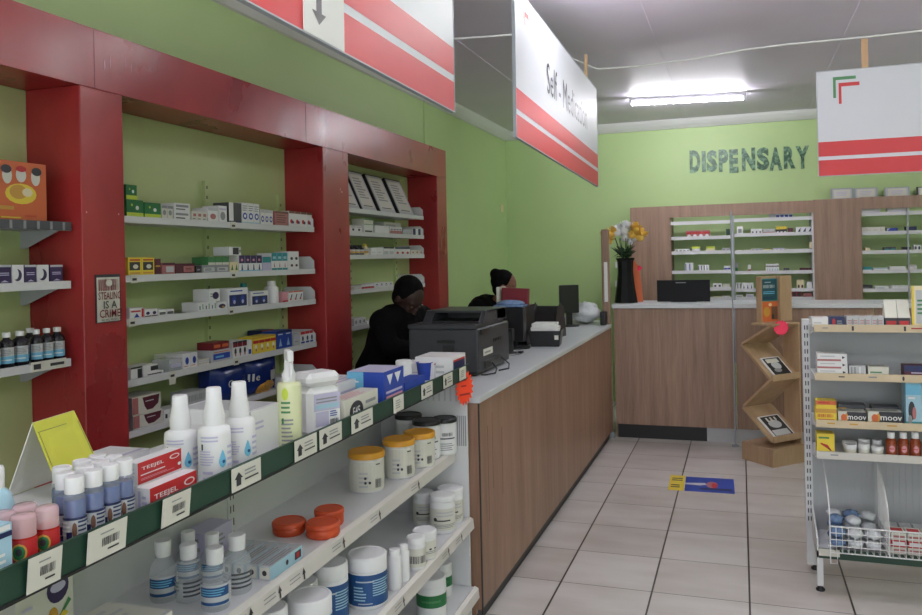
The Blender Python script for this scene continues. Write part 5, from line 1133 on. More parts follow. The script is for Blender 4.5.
blob('plastic_bag', 'crumpled white plastic bag at the far end of the service counter', 'bag', (-1.31, 7.0, CZ), .125, (1.05, 1.2, .66), 'packwhite', 3)
q = hit(566, 306, 2, 1.03)
tag(MB().box(-.15, .15, -.1, .1, 0, .05, M('paper')).build('paper_stack', loc=(-1.45, 7.25, CZ)), 'stack of white paper behind the crumpled white bag', 'paper')
tag(bevel(MB().box(-.025, .025, -.05, .05, 0, .12, M('plastblack')).build('speaker', loc=(-1.135, 6.90, CZ)), .01, 3), 'small black box at the far corner of the service counter', 'speaker')
# cable-coloured small things by the tub
# =================================================================== ON THE DISPENSARY COUNTER
DZ = 1.1785
Yv = 7.25; c = hit(626, 300, 1, Yv); zt_ = hit(626, 258, 1, Yv).z-DZ; sc_ = (Yv+0)/FL*1.05
t = thing('flower_vase', 'tall faceted black vase of white and yellow flowers on the dispensary counter', 'vase', (c.x, Yv, DZ))
px2 = 1/ (FL/ (Vector((c.x, Yv, 0)).dot(cf)))
prof = [(11.5*px2, 0), (11*px2, .03), (9*px2, .15), (7.6*px2, .28), (8*px2, zt_-.03), (9.5*px2, zt_), (8.5*px2, zt_), (6.5*px2, zt_-.06)]
MB().lathe(prof, M('vaseblack') if 'vaseblack' in MATS else M('screen'), seg=10, smooth=False).build('vase_body', t)
def flower(parent, x, y, z, r, mat):
    m = MB(); rnd = random.Random(int(abs(x*1000)+z*77))
    for k in range(26):
        th = rnd.uniform(0, 1.5); ph = rnd.uniform(0, 6.28); d = Vector((math.sin(th)*math.cos(ph), math.sin(th)*math.sin(ph), math.cos(th))); e1 = d.cross(Vector((.3, .2, 1))).normalized(); e2 = d.cross(e1)
        p = Vector((x, y, z))+d*r*.25; q_ = Vector((x, y, z))+d*r; wv = r*.24
        m.add([p-e1*wv*.5, q_-e1*wv+e2*wv*.2, q_+d*wv*.8, q_+e1*wv-e2*wv*.2, p+e1*wv*.5], [(0, 1, 2, 3, 4)], M(mat))
    m.ball((x, y, z), r*.55, M(mat), 10, 6); m.build('flower', parent)
zt2 = hit(626, 238, 1, Yv).z-DZ
for dx, dz, r, mt in ((-.155, .06, .055, 'petalyellow'), (-.105, .085, .05, 'petalyellow'), (-.055, .10, .055, 'petalwhite'), (.0, .115, .06, 'petalwhite'), (.0, .055, .05, 'petalwhite'), (.06, .075, .055, 'petalyellow'), (.12, .06, .058, 'petalyellow'), (.09, .12, .045, 'petalyellow'), (.045, .02, .04, 'petalwhite'), (-.12, .03, .04, 'petalyellow')):
    flower(t, dx*1.12, .02*math.sin(dx*60), zt2-.06+dz*1.15, r*1.3, mt)
tag(t.children[-1], None)
m = MB(); rnd = random.Random(4)
for k in range(70):
    a_ = rnd.uniform(0, 6.28); rr = rnd.uniform(.03, .15); p = Vector((.02*math.cos(a_), .02*math.sin(a_), zt_-.02+rnd.uniform(0, .06))); q_ = Vector((rr*math.cos(a_), rr*math.sin(a_), zt_+rnd.uniform(.0, .12))); s_ = (q_-p).cross(Vector((0, 0, 1))).normalized()*.016; mid = (p+q_)/2+Vector((0, 0, .02))
    m.add([p, mid-s_, q_, mid+s_], [(0, 1, 2, 3)], M('leaf'))
for k in range(9):
    a_ = k*.7; m.tube([(0, 0, zt_-.1), (.03*math.cos(a_), .03*math.sin(a_), zt_), (.09*math.cos(a_), .05*math.sin(a_), zt2)], .003, M('leaf'), 5)
m.build('foliage', t)
f_ = hit(640, 266, 1, 7.2); flower(t, f_.x-c.x-.01, -.05, f_.z-DZ-.03, .03, 'hotpink'); t.children[-1]
Yo = 7.36; a = hit(633, 300, 1, Yo).x; b_ = hit(643, 300, 1, Yo).x; h = hit(637, 258, 1, Yo).z-DZ
m = MB().prism([(a-.02, 0), (b_, 0), (b_-.01, h*.35), (b_-.03, h*.8), (a+.0, h), (a-.02, h)], 1, 0, .02, M('orange')); tag(m.build('orange_board', loc=(0, Yo, DZ)), 'orange curved board standing behind the flower vase', 'board')
Ym = 7.30; a = hit(657, 290, 1, Ym).x; b_ = hit(710, 290, 1, Ym).x; h = hit(683, 280, 1, Ym).z-DZ; w = b_-a
t = thing('desktop_monitor', 'wide black monitor standing on the dispensary counter', 'monitor', ((a+b_)/2, Ym, DZ))
m = MB().box(-w/2, w/2, 0, .03, .004, h, M('screen')); m.deco(lambda u, v, e: (w*(u-.5), -e, h*v), ['l .36 .64 .84 .92 1 grey'], w/h); bevel(m.build('screen', t), .003)
MB().box(-.05, .05, .03, .05, .02, h*.8, M('plastblack')).box(-.11, .11, .02, .14, 0, .012, M('plastblack')).build('stand', t)

# frames leaning on top of the dispensary shelving
for k, (x0, x1) in enumerate(((831, 853.5), (854.5, 878), (885, 910), (917, 942))):
    Yt = 8.70; z0 = 2.1205; a, b_ = hit(x0, 200, 1, Yt).x, hit(x1, 200, 1, Yt).x; w = b_-a; h = hit((x0+x1)/2, 188-(x0-840)*.02, 1, Yt+.04).z-z0
    m = MB().box(-w/2, w/2, 0, .015, 0, h, M('silver' if k < 3 else 'black')); m.deco(fm_front(w, .015, h), ['r .07 .93 .06 .92 lgrey', 'r .13 .87 .1 .86 offwhite', 'l .25 .75 .3 .7 3 lilac'], w/h)
    o = m.build('framed_certificate', loc=((a+b_)/2, Yt, z0)); o.rotation_euler = (-.16, 0, 0); tag(o, 'framed certificate leaning above the dispensary shelving, %s from the left' % ORD[k], 'picture frame', 'certificates above the dispensary')

# =================================================================== PACKS ON THE DISPENSARY SHELVES
def dc(opn, i, x0, x1, yt, n, label, base, deco=(), yf=FY+.045, h=None, name='medicine_pack'):
    z = OZ[opn][i]+.0; a, b_ = xpx(x0, yf, z+.02), xpx(x1, yf, z+.02); h = h or max(.015, hit((x0+x1)/2, yt, 1, yf).z-z); w = (b_-a)/n; first = None
    where = ', %s shelf, %s dispensary section' % (['top', 'second', 'third', 'fourth', 'fifth', 'sixth'][i], {1: 'left', 2: 'middle', 3: 'right'}[opn])
    for k in range(n):
        lb = label+where+('' if n == 1 else ', %s from left' % ORD[k]); loc = (a+w*(k+.5), yf, z+.0006)
        if first is None: first = carton_mb(w*.95, .09, h, base, deco).build(name, loc=loc); tag(first, lb, 'box', label+where if n > 1 else None)
        else: dup(first, loc, 0, lb)
dc(1, 1, 686, 710, 230.5, 4, 'red and pink pack', 'rose', ['r 0 1 .5 .8 red', 'e .5 .25 .3 .2 white']); dc(1, 1, 726, 730, 229, 1, 'dark green bottle pack', 'dgreen')
dc(1, 2, 675, 690, 249, 4, 'tiny white pack', 'white', ['r .2 .8 .2 .6 grey']); dc(1, 2, 692, 700, 246.5, 1, 'white pack with green top', 'white', ['r 0 1 .6 1 lime']); dc(1, 2, 706, 715, 246.5, 1, 'cream pack with green top', 'cream', ['r 0 1 .6 1 lime']); dc(1, 2, 722, 730, 248, 2, 'small grey pack', 'lgrey', ['r .2 .8 .2 .6 grey'])
dc(1, 3, 685, 693, 263, 2, 'tall white pack with blue stripe', 'white', ['r .1 .35 .1 .9 blue']); dc(1, 3, 698, 709, 265, 4, 'slim white pack with dark stripe', 'white', ['r .1 .4 .1 .9 navy']); dc(1, 3, 724, 730.5, 266, 2, 'small white and blue pack', 'white', ['r 0 1 .3 .6 blue'])
dc(1, 4, 713, 722, 283.5, 2, 'white pack with black mark', 'white', ['e .5 .5 .3 .2 ink']); dc(1, 4, 723, 730, 284, 2, 'plain pale pack', 'offwhite'); dc(1, 5, 713, 721, 297, 2, 'cream pack', 'cream', ['r 0 1 0 .4 lgrey']); dc(1, 5, 722, 730, 296, 2, 'low white pack', 'white', ['r .2 .8 .2 .6 grey'])
dc(2, 0, 769, 775, 213, 2, 'pale pack', 'lgrey'); dc(2, 0, 775.5, 793, 212.5, 4, 'blue and white pack', 'white', ['r .1 .9 .1 .6 blue'])
dc(2, 1, 737, 743, 226.5, 1, 'white framed pack', 'white', ['r .2 .8 .2 .7 grey']); dc(2, 1, 751, 762, 229, 3, 'low white pack with dark dot', 'white', ['e .5 .4 .2 .2 ink']); dc(2, 1, 763, 775, 229, 3, 'low rose and grey pack', 'lgrey', ['r 0 1 0 .4 rose']); dc(2, 1, 776, 787, 226.5, 3, 'yellow-topped dark pack', 'ink', ['r 0 1 .6 1 yellow', 'r .2 .8 .1 .3 white']); dc(2, 1, 788, 793, 228, 2, 'dark maroon pack', 'maroon'); dc(2, 1, 796, 812, 227, 3, 'white pack with navy wedge', 'white', ['p navy .2 .1 .8 .1 .9 .9'])
dc(2, 2, 736, 742, 251, 1, 'flat white pack', 'white', ['r 0 1 .3 .6 ink']); dc(2, 2, 744, 750, 250, 2, 'small dark-centred pack', 'white', ['e .5 .5 .3 .3 ink']); dc(2, 2, 751, 763, 248.5, 3, 'grey and pink carton', 'lgrey', ['r 0 1 0 .25 pink', 'r .2 .8 .4 .6 grey']); dc(2, 2, 764, 772, 249, 2, 'pale yellow carton', 'cream', ['r 0 1 .8 1 yellow']); dc(2, 2, 773, 785, 248, 3, 'white lilac carton', 'lilac', ['r .2 .8 .3 .6 white']); dc(2, 2, 786, 808, 249, 6, 'slim white upright pack', 'white', ['r .1 .3 .1 .9 lgrey']); dc(2, 2, 809.5, 813, 242, 1, 'tall cream pack', 'cream', ['r 0 1 0 .2 ink'])
dc(2, 3, 735, 738, 263, 1, 'green-grey bottle pack', 'grey', ['r 0 1 .1 .5 green']); dc(2, 3, 748, 751, 265, 1, 'small white bottle pack', 'white', ['r 0 1 0 .4 rose']); dc(2, 3, 766, 779, 264, 5, 'white bottle pack with grey top', 'white', ['r 0 1 .6 .8 grey', 'r .3 .7 .1 .4 paleblue']); dc(2, 3, 784, 789.5, 268, 2, 'small black pack', 'ink', ['r .2 .8 .6 .8 grey']); dc(2, 3, 800, 811.5, 268, 4, 'small dark maroon pack', 'maroon', ['r .2 .8 .1 .3 grey'])
dc(2, 4, 736, 741, 283, 2, 'white pack with navy bar', 'white', ['r .6 .9 .1 .9 navy']); dc(2, 4, 742, 753.5, 283, 3, 'white pack with blue figure', 'white', ['p navy .3 .1 .7 .1 .5 .8']); dc(2, 4, 797, 804, 280, 2, 'cream and dark carton', 'cream', ['e .5 .3 .3 .2 ink']); dc(2, 4, 807, 812, 282, 1, 'white carton', 'white')
dc(2, 5, 736, 743, 295, 1, 'flat white carton', 'white', ['r .1 .9 .2 .6 grey']); dc(2, 5, 746, 754, 294, 1, 'white boxed pack', 'white', ['r .1 .9 .2 .7 lilac']); dc(2, 5, 792, 802, 291.5, 2, 'dark red carton', 'dred', ['e .5 .5 .3 .3 ink']); dc(2, 5, 803, 812, 293, 2, 'rose and red carton', 'rose', ['r 0 1 0 .4 dred'])
dc(3, 0, 861, 881, 205, 1, 'wide white envelope pack', 'white', ['r .05 .95 .1 .2 lilac', 'l .1 .8 .4 .8 3 lgrey']); dc(3, 0, 887, 910, 202, 1, 'tall white envelope pack', 'white', ['r .05 .95 .1 .2 lilac'])
dc(3, 1, 862, 885, 227, 4, 'pale low pack', 'offwhite', ['l .1 .9 .3 .6 1 lgrey']); dc(3, 1, 886.5, 898, 228, 1, 'blue slanted pack', 'blue', ['p lgrey 0 .2 .3 .9 0 .9']); dc(3, 1, 906, 917, 226.5, 1, 'navy slanted pack', 'navy', ['p lgrey 0 .2 .3 .9 0 .9'])
dc(3, 2, 865, 870, 248, 1, 'small cream pack', 'cream'); dc(3, 2, 884, 896, 247, 2, 'dark teal pack', 'dgrey', ['r .1 .9 .3 .6 teal']); dc(3, 2, 903, 911, 247, 1, 'black low pack', 'ink'); dc(3, 2, 914, 921, 245, 2, 'white and navy pack', 'white', ['e .5 .5 .3 .3 navy'])
dc(3, 3, 863, 872, 267, 1, 'teal pack', 'teal'); dc(3, 3, 873, 888, 268, 1, 'long white pack', 'white', ['r 0 1 .7 1 paleblue']); dc(3, 3, 889.5, 906, 266.5, 1, 'long white boxed pack', 'white', ['r .03 .97 .1 .2 grey']); dc(3, 3, 909, 917, 265, 2, 'white bottle pack', 'white', ['r 0 1 .7 1 lgrey'])
dc(3, 4, 862, 873, 285, 1, 'dark navy pack', 'ink', ['l .1 .9 .4 .6 1 grey']); dc(3, 4, 875, 889, 286, 1, 'long white and blue pack', 'white', ['l .1 .9 .3 .6 1 teal']); dc(3, 4, 891, 910, 285.5, 5, 'small white tub pack', 'white', ['r 0 1 0 .2 lgrey'])
for xx, zz in ((617, 265), (617, 284)):
    q = hit(xx, zz, 1, 8.3); tag(MB().box(-.03, .03, 0, .40, -.03, .03, M('white')).build('white_shelf_end', loc=(q.x-.0, 8.38, q.z)), 'white shelf end left of the dispensary shelving, %s' % ('upper' if zz == 265 else 'lower'), 'shelf')

# =================================================================== PACKS ON THE RIGHT GONDOLA
RF = RY+.018
def rc(i, x0, x1, yt, n, name, label, base, deco=(), dep=.08, yf=RF, z=None, h=None, cat='box', gap=.0015):
    z = RS[i] if z is None else z; a, b_ = xpx(x0, yf, z+.02), xpx(x1, yf, z+.02); h = h or max(.012, hit((x0+x1)/2, yt, 1, yf).z-z); w = (b_-a)/n; first = None
    for k in range(n):
        lb = label if n == 1 else '%s, %s from left' % (label, ORD[k]); loc = (a+w*(k+.5), yf, z+.0006)
        if first is None: first = carton_mb(w-gap, dep, h, base, deco).build(name, loc=loc); tag(first, lb, cat, label+' row' if n > 1 else None)
        else: dup(first, loc, 0, lb)
    return z+h+.0006
G_ = ', top shelf, right gondola'
rc(0, 812, 828.5, 317.5, 1, 'medicine_carton', 'white long carton'+G_, 'white', ['l .1 .8 .3 .6 1 lgrey', 'T l .1 .9 .2 .8 3 rose']); rc(0, 829, 845, 317, 1, 'medicine_carton', 'navy carton with red star'+G_, 'navy', ['e .3 .5 .1 .35 red', 'l .5 .9 .3 .7 2 grey'])
rc(0, 846.5, 884, 316.5, 3, 'medicine_carton', 'grey and rose flat carton'+G_, 'lgrey', ['l .1 .9 .3 .7 2 rose', 'e .5 .5 .1 .3 grey', 'T l .1 .9 .2 .8 3 rose'])
for k, (x0, x1) in enumerate(((885, 897.5), (898, 910))):
    a, b_ = xpx(x0, RF, 1.3), xpx(x1, RF, 1.3); h = hit(897, 300, 1, RF+.04).z-RS[0]; w = b_-a
    m = MB(); m.box(-w/2, w/2, 0, .08, 0, .045, M('ink')); s_ = 1 if k == 0 else -1
    m.prism([(0, .045), (.04, h), (.08, .045)], 0, -w/2, w/2, M('offwhite')); m.deco(lambda u, v, e: (w*(u-.5), -e, .045*v), ['r .1 .9 .3 .7 red', 'l .2 .8 .1 .3 1 white'], w/.045)
    tag(m.build('tent_pack', loc=((a+b_)/2, RF, RS[0]+.0006)), 'white peaked pack with dark red base, %s one, top shelf, right gondola' % ('left' if k == 0 else 'right'), 'pack')
rc(0, 912, 940, 286, 1, 'booklet', 'tall yellow-edged booklet at the right edge of the top shelf, right gondola', 'cream', ['r 0 .08 0 1 yellow', 'r .15 1 .1 .9 lgrey', 'l .2 .9 .3 .7 4 mgreen'], cat='booklet', dep=.02)
G_ = ', second shelf, right gondola'; zt = RS[1]
hs = (hit(832, 354, 1, RF).z-RS[1])/3
for k in range(3): rc(1, 817-(k == 2)*0, 848-k*.5, 0, 1, 'tube_carton', 'white tube carton with red edge, %s of three%s' % (['lowest', 'middle', 'top'][k], G_), 'white', ['r 0 .8 .0 .25 rose', 'p ink .84 .3 .94 .5 .84 .7', 'l .1 .6 .5 .8 1 lgrey'], z=RS[1]+k*(hs+.0004), h=hs-.0004)
rc(1, 849, 866, 366, 1, 'clear_box', 'clear plastic box of tubes'+G_, 'lgrey', ['r .1 .2 .1 .9 grey', 'r .3 .4 .1 .9 grey', 'r .6 .7 .1 .9 white']); rc(1, 868, 889, 367, 1, 'medicine_carton', 'long pale printed carton'+G_, 'offwhite', ['l .1 .9 .3 .6 1 mgreen', 'T l .1 .9 .2 .8 2 grey']); rc(1, 904, 940, 366, 1, 'medicine_carton', 'dark maroon and navy carton'+G_, 'maroon', ['r 0 .7 .5 1 navy', 'l .2 .8 .3 .5 1 lilac'])
G_ = ', third shelf, right gondola'
zt = rc(2, 815.5, 837, 409, 1, 'medicine_carton', 'yellow and red carton'+G_, 'yellow', ['r 0 1 .7 1 gold', 'b .1 .85 .38 .62 red', 'l .1 .9 .1 .3 1 red']); rc(2, 816, 836.5, 401, 1, 'medicine_carton', 'yellow and orange carton stacked on the yellow one'+G_, 'yellow', ['r 0 1 .5 1 orange', 'l .1 .9 .6 .9 1 red'], z=zt)
MV = ['r .32 1 0 1 ink', 'p gold .05 .1 .3 .1 .38 .6 .3 .9', 'e .2 .5 .1 .3 orange', 't .67 .5 .32 white moov', 'T l .1 .9 .2 .8 2 grey']
rc(2, 838, 866.5, 412, 1, 'tube_carton', 'black and gold moov carton, left one'+G_, 'offwhite', MV); rc(2, 868, 903, 412, 1, 'tube_carton', 'black and gold moov carton, right one'+G_, 'offwhite', MV)
rc(2, 838, 866, 405, 1, 'tube_carton', 'dark carton behind the left moov carton'+G_, 'dgrey', ['r 0 .3 .2 .8 gold'], yf=RF+.085); rc(2, 872, 900, 407, 1, 'tube_carton', 'dark carton behind the right moov carton'+G_, 'dgrey', ['r 0 .3 .2 .8 gold'], yf=RF+.085)
rc(2, 905, 922.5, 383, 1, 'picture_carton', 'tall pale blue carton with group picture'+G_, 'paleblue', ['r .04 .96 .72 .97 sky', 'r .04 .96 .05 .1 teal', 'e .4 .35 .2 .22 ink', 'e .55 .3 .12 .15 rose', 'e .3 .15 .12 .1 grey', 'r 0 .05 0 1 dteal', 'l .2 .8 .6 .7 1 white']); rc(2, 923, 945, 383, 1, 'picture_carton', 'second tall pale blue carton at the right edge'+G_, 'paleblue', ['r .04 .96 .72 .97 sky', 'e .4 .35 .2 .22 ink'])
G_ = ', fourth shelf, right gondola'
rc(3, 817, 835, 434, 1, 'medicine_carton', 'yellow carton with red streak'+G_, 'yellow', ['p red .2 .55 .6 .45 .85 .15 .7 .2 .2 .48', 'p ink .5 .4 .8 .2 .75 .15', 'l .1 .7 .7 .9 1 mgreen'])
for k, (x0, x1, yt, dy) in enumerate(((843, 858, 441, .07), (859, 871, 439, .07), (873, 883, 440, .07), (845, 858, 444, 0), (859, 871, 443.5, 0), (872, 885, 446, 0))):
    a, b_ = xpx(x0, RF+dy, .66), xpx(x1, RF+dy, .66); r = (b_-a)/2; r = min(r, .034); h = hit((x0+x1)/2, yt, 1, RF+dy+r).z-RS[3]
    t = thing('small_tub', 'small white cream tub with grey lid edge, %s fourth shelf, right gondola' % ['back left', 'back middle', 'back right', 'front left', 'front middle', 'front right'][k], 'tub', ((a+b_)/2, RF+dy+r, RS[3]+.0006), 0, 'small white cream tubs')
    MB().lathe([(r*.9, 0), (r*.93, h*.6)], M('offwhite'), seg=20).build('body', t); MB().lathe([(r, h*.55), (r, h*.97), (r*.9, h)], M('white'), seg=22).build('lid', t)
for k, (x0, x1) in enumerate(((886.5, 898), (899, 910), (911, 922), (923, 934))):
    a, b_ = xpx(x0, RF, .68), xpx(x1, RF, .68); r = (b_-a)/2; h = hit((x0+x1)/2, 432, 1, RF+r).z-RS[3]
    t = thing('amber_bottle', 'amber bottle with white cap, %s from the left fourth shelf, right gondola' % ORD[k], 'bottle', ((a+b_)/2, RF+r, RS[3]+.0006), 0, 'amber bottles with white caps')
    MB().lathe([(r*.95, 0), (r, .004), (r, h*.62), (r*.85, h*.7), (r*.5, h*.76)], M('amberglass'), seg=20).build('body', t); MB().lathe([(r*.68, h*.75), (r*.7, h*.98), (r*.62, h)], M('white'), seg=18).build('cap', t)
    m = MB(); f0 = fm_cyl(r+.0006, h*.4, 2.6); f = lambda u, v, e: (f0(u, v, e)[0], f0(u, v, e)[1], h*.14+f0(u, v, e)[2]); m.sheet(f, 0, 1, 0, 1, 0, M('amber'), 10); m.deco(f, ['e .5 .5 .2 .36 pink', 'l .3 .7 .4 .6 1 red'], 1, 10); m.build('label', t)
# packets in the wire basket
rnd = random.Random(11)
BP = [(-.03, 0), (.0, .0)]
k = 0
for row, (zz, ys_) in enumerate(((.2195, (4.06, 4.17)), (.262, (4.07, 4.18)), (.304, (4.13, 4.22)))):
    for yy in ys_:
        for xx in (.405, .48, .555):
            if row == 2 and yy < 4.15 and xx > .5: continue
            m = blob('wrapped_packet', '%s film-wrapped packet in basket, %s layer, %s row, %s' % ('blue and clear' if (k % 3 == 0) else 'clear white', ['bottom', 'middle', 'top'][row], 'front' if yy < 4.15 and row < 2 or yy < 4.14 else 'back', {.405: 'left', .48: 'middle', .555: 'right'}[xx]), 'packet', (xx, yy, zz), .024, (1.45, 1.9, .85), 'packblue' if k % 3 == 0 else 'packwhite', k, (14, 8), .10, rnd.uniform(-.3, .3)); m['group'] = 'film-wrapped packets in the basket'; k += 1
for j in range(3):
    for i in range(4):
        o = carton_mb(.062, .10, .03, 'red' if j == 1 else 'offwhite', ['r .1 .9 .2 .8 white' if j == 1 else 'r .1 .9 .2 .7 rose', 'T r .1 .9 .2 .8 red']).build('small_packet', loc=(.655+i*.068, 4.03, .2195+j*.031)); tag(o, '%s small packet in the basket, %s layer, %s from the left' % ('red' if j == 1 else 'white', ['bottom', 'middle', 'top'][j], ORD[i]), 'packet', 'small packets right of the basket divider')
for i in range(5):
    o = carton_mb(.05, .06, .085, 'lgrey', ['r .1 .9 .1 .4 grey', 'l .1 .9 .5 .9 3 dgrey']).build('small_carton', loc=(.65+i*.058, 4.16, .2195)); tag(o, 'grey printed small carton at the back of the basket, %s from the left' % ORD[i], 'box', 'grey cartons at the back of the basket')

# =================================================================== PEOPLE
def remeshed(mb, name, mat, parent, voxel, loc=(0, 0, 0), smooth=6, tex=None):
    o = mb.build(name); md = o.modifiers.new('r', 'REMESH'); md.mode = 'VOXEL'; md.voxel_size = voxel; md.use_smooth_shade = True
    sm = o.modifiers.new('s', 'SMOOTH'); sm.iterations = smooth; sm.factor = .5
    bpy.context.view_layer.update(); dg = bpy.context.evaluated_depsgraph_get(); me = bpy.data.meshes.new_from_object(o.evaluated_get(dg))
    me.materials.clear(); me.materials.append(M(mat)); o.modifiers.clear(); o.data = me; o.parent = parent; o.location = loc
    me.polygons.foreach_set('use_smooth', [True]*len(me.polygons)); return o
def xf(mb, mat4, v0=0):
    mb.v = mb.v[:v0]+[tuple(mat4 @ Vector(p)) for p in mb.v[v0:]]
def limb(mb, pts, rs): 
    pts = [Vector(p) for p in pts]
    P2, R2 = [], []
    for i in range(len(pts)-1):
        for k in range(6): f = k/6; P2.append(pts[i].lerp(pts[i+1], f)); R2.append(rs[i]*(1-f)+rs[i+1]*f)
    P2.append(pts[-1]); R2.append(rs[-1]); mb.tube(P2, 0, M('skin'), 12, R2); mb.ball(P2[0], R2[0], M('skin'), 12, 8); mb.ball(P2[-1], R2[-1], M('skin'), 12, 8)
    for i in range(1, len(pts)-1): mb.ball(pts[i], rs[i], M('skin'), 12, 8)
def head_parts(mb, mat4, s=1.0):       # face looks to local +X, z up, centre of head at origin
    v0 = len(mb.v); m = M('skin')
    mb.ball((-.008, 0, .03), .088, m, 18, 12, (1.08, .88, 1.08)); mb.ball((.025, 0, -.045), .062, m, 14, 10, (1.0, .86, 1.15)); mb.ball((.055, 0, -.095), .026, m, 10, 8, (1, 1.1, .8))
    mb.ball((.093, 0, -.012), .014, m, 10, 8, (1.1, .8, 1.7)); mb.ball((.1, 0, -.03), .014, m, 8, 6, (1, 1.2, .8)); mb.ball((.072, 0, .03), .035, m, 10, 8, (.5, 1.6, .5))
    mb.ball((.083, 0, -.062), .013, m, 8, 6, (.7, 1.9, .8))
    for sy in (-1, 1): mb.ball((-.012, sy*.08, -.008), .02, m, 8, 6, (.9, .5, 1.6)); mb.ball((.06, sy*.035, -.022), .022, m, 8, 6)
    mb.v = mb.v[:v0]+[tuple(mat4 @ (Vector(p)*s)) for p in mb.v[v0:]]
def hand(mb, wrist, direc, palm_n, s=1.0, curl=.5):
    d = Vector(direc).normalized(); n = Vector(palm_n).normalized(); side = d.cross(n).normalized(); w = Vector(wrist)
    mb.ball(w+d*.045*s, .04*s, M('skin'), 10, 8, (1, 1, 1)) if False else None
    for k in range(5):
        mb.tube([w, w+d*.05*s+side*(k-2)*.017*s, w+d*.085*s+side*(k-2)*.02*s], 0, M('skin'), 8, [.02*s, .016*s, .012*s])
    for k, L in enumerate((.062, .074, .08, .072)):
        b = w+d*.085*s+side*(k-1.5)*.023*s; k1 = b+d*L*.5*s-n*L*.12*curl*s; k2 = b+d*L*.85*s-n*L*.4*curl*s
        mb.tube([b-d*.01, k1, k2], 0, M('skin'), 8, [.0105*s, .0095*s, .008*s]); mb.ball(k2, .008*s, M('skin'), 8, 6)
    tb = w+d*.03*s-side*.03*s; mb.tube([tb, tb+d*.035*s-side*.025*s, tb+d*.065*s-side*.03*s-n*.01*s], 0, M('skin'), 8, [.015*s, .012*s, .009*s])
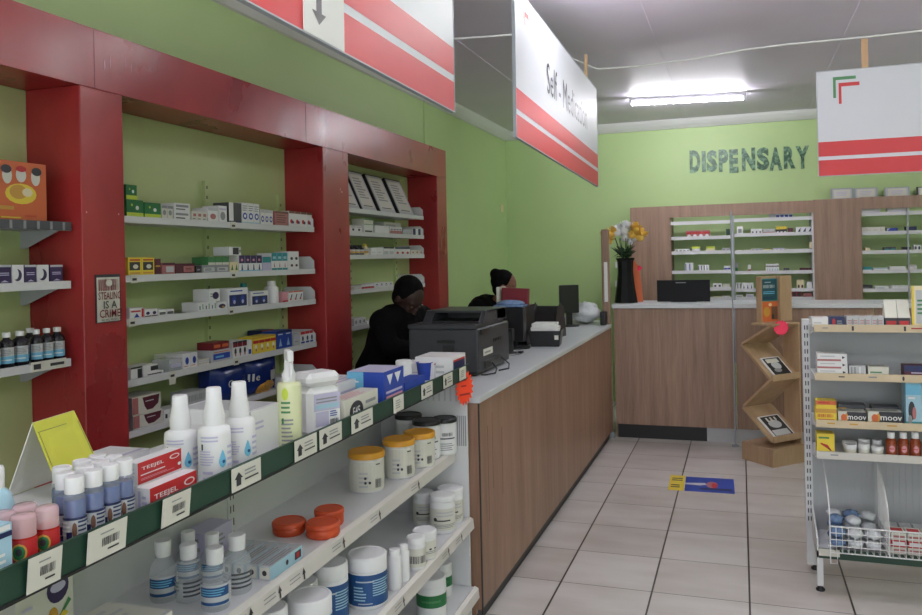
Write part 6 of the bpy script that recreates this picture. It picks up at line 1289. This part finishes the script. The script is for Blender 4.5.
def person(label, base, headc, hyaw, hpitch, neck, sh_near, sh_far, pelvis, arms, skin, hairmat, top, bun=False):
    t = thing('person', label, 'person', base); B = Vector(base)
    L = lambda p: Vector(p)-B
    hm = Matrix.Translation(L(headc)) @ Matrix.Rotation(hyaw, 4, 'Z') @ Matrix.Rotation(hpitch, 4, 'Y')
    m = MB(); head_parts(m, hm)
    nk, a, b_, pv = L(neck), L(sh_near), L(sh_far), L(pelvis); mid = (a+b_)/2
    limb(m, [L(headc)-Vector((0, 0, .02)), nk, mid], [.06, .055, .08])
    def torso(mm, g=0):
        limb(mm, [a, mid+Vector((0, 0, .015)), b_], [.065+g, .085+g, .065+g]); ch = mid.lerp(pv, .3); wa = mid.lerp(pv, .65); ax = (b_-a).normalized()
        for s in (-1, 1): limb(mm, [mid+ax*s*.09, ch+ax*s*.085, wa+ax*s*.07, pv+ax*s*.08], [.09+g, .105+g, .095+g, .10+g])
        limb(mm, [mid, ch, wa, pv], [.10+g, .115+g, .1+g, .11+g])
    torso(m)
    ax = (b_-a).normalized(); ax.z = 0
    for s in (-1, 1): limb(m, [pv+ax*s*.09, pv+ax*s*.10+Vector((.02, 0, -.42)), pv*1.0+ax*s*.10+Vector((0, 0, -(pv.z-.09)))], [.085, .06, .042]); 
    for s in (-1, 1): f0 = pv+ax*s*.10; limb(m, [Vector((f0.x-.02, f0.y, .05)), Vector((f0.x+.14, f0.y, .035))], [.045, .033])
    for (sh, el, wr, hd_, n_) in arms: limb(m, [L(sh), L(el), L(wr)], [.055, .042, .029]); hand(m, L(wr), hd_, n_)
    remeshed(m, 'body', skin, t, .0075)
    c = MB(); torso(c, .018); limb(c, [nk-Vector((0, 0, .02)), mid], [.066, .09])
    for (sh, el, wr, hd_, n_) in arms: w_ = L(el).lerp(L(wr), .92); limb(c, [L(sh), L(el), w_], [.076, .060, .046])
    remeshed(c, 'top_garment', top, t, .012, smooth=4)
    c = MB()
    for s in (-1, 1): limb(c, [pv+ax*s*.08+Vector((0, 0, -.02)), pv+ax*s*.10+Vector((.02, 0, -.42)), pv+ax*s*.10+Vector((0, 0, -(pv.z-.10)))], [.112, .082, .07])
    remeshed(c, 'trousers', 'denim', t, .014, smooth=4)
    c = MB()
    for s in (-1, 1): f0 = pv+ax*s*.10; c2 = MB(); limb(c, [Vector((f0.x-.03, f0.y, .052)), Vector((f0.x+.16, f0.y, .042))], [.05, .04])
    sh_ = remeshed(c, 'shoes', 'plastblack', t, .01)
    c = MB(); v0 = 0
    c.ball((-.030, 0, .042), .095, M('hair'), 20, 12, (1.05, .92, 1.02)); c.ball((-.045, 0, -.0), .08, M('hair'), 16, 10, (.75, 1.0, 1.1))
    if bun: c.ball((-.10, 0, .085), .046, M('hair'), 14, 10)
    xf(c, hm); remeshed(c, 'hair', hairmat, t, .008, smooth=2)
    e = MB()
    for sy in (-1, 1): e.ball((.0775, sy*.032, .004), .0085, M('brown'), 10, 8); e.ball((.0805, sy*.032, .004), .0068, M('black'), 8, 6)
    xf(e, hm); e.build('eyes', t)
    return t
hc = hit(408, 299, 1, 4.46); 
person('person in black bending over the service counter behind the printer', (-2.08, 4.50, 0), (hc.x, hc.y, hc.z), -.35, .75, (hc.x-.085, hc.y+.01, hc.z-.115), (-2.03, 4.31, 1.235), (-1.93, 4.68, 1.235), (-2.13, 4.50, .93),
    [((-2.03, 4.30, 1.225), (-1.97, 4.27, 1.085), (-1.82, 4.47, 1.055), (1, .12, -.05), (0, 0, 1)), ((-1.93, 4.69, 1.225), (-1.80, 4.76, 1.085), (-1.62, 4.60, 1.05), (1, -.2, -.05), (0, 0, 1))], 'skin', 'hair', 'cloth')
hc = hit(505, 287, 1, 6.15)
person('person in black with hair in a high bun behind the till monitor', (-2.06, 6.18, 0), (hc.x, hc.y, hc.z), .15, .25, (hc.x-.06, hc.y, hc.z-.13), (-2.00, 6.02, 1.20), (-1.95, 6.34, 1.20), (-2.10, 6.18, .90),
    [((-2.00, 6.01, 1.19), (-1.90, 5.93, 1.07), (-1.70, 6.0, 1.052), (1, .1, -.05), (0, 0, 1)), ((-1.95, 6.35, 1.19), (-1.86, 6.40, 1.07), (-1.72, 6.28, 1.052), (1, -.1, -.05), (0, 0, 1))], 'skin2', 'hair', 'cloth', bun=True)
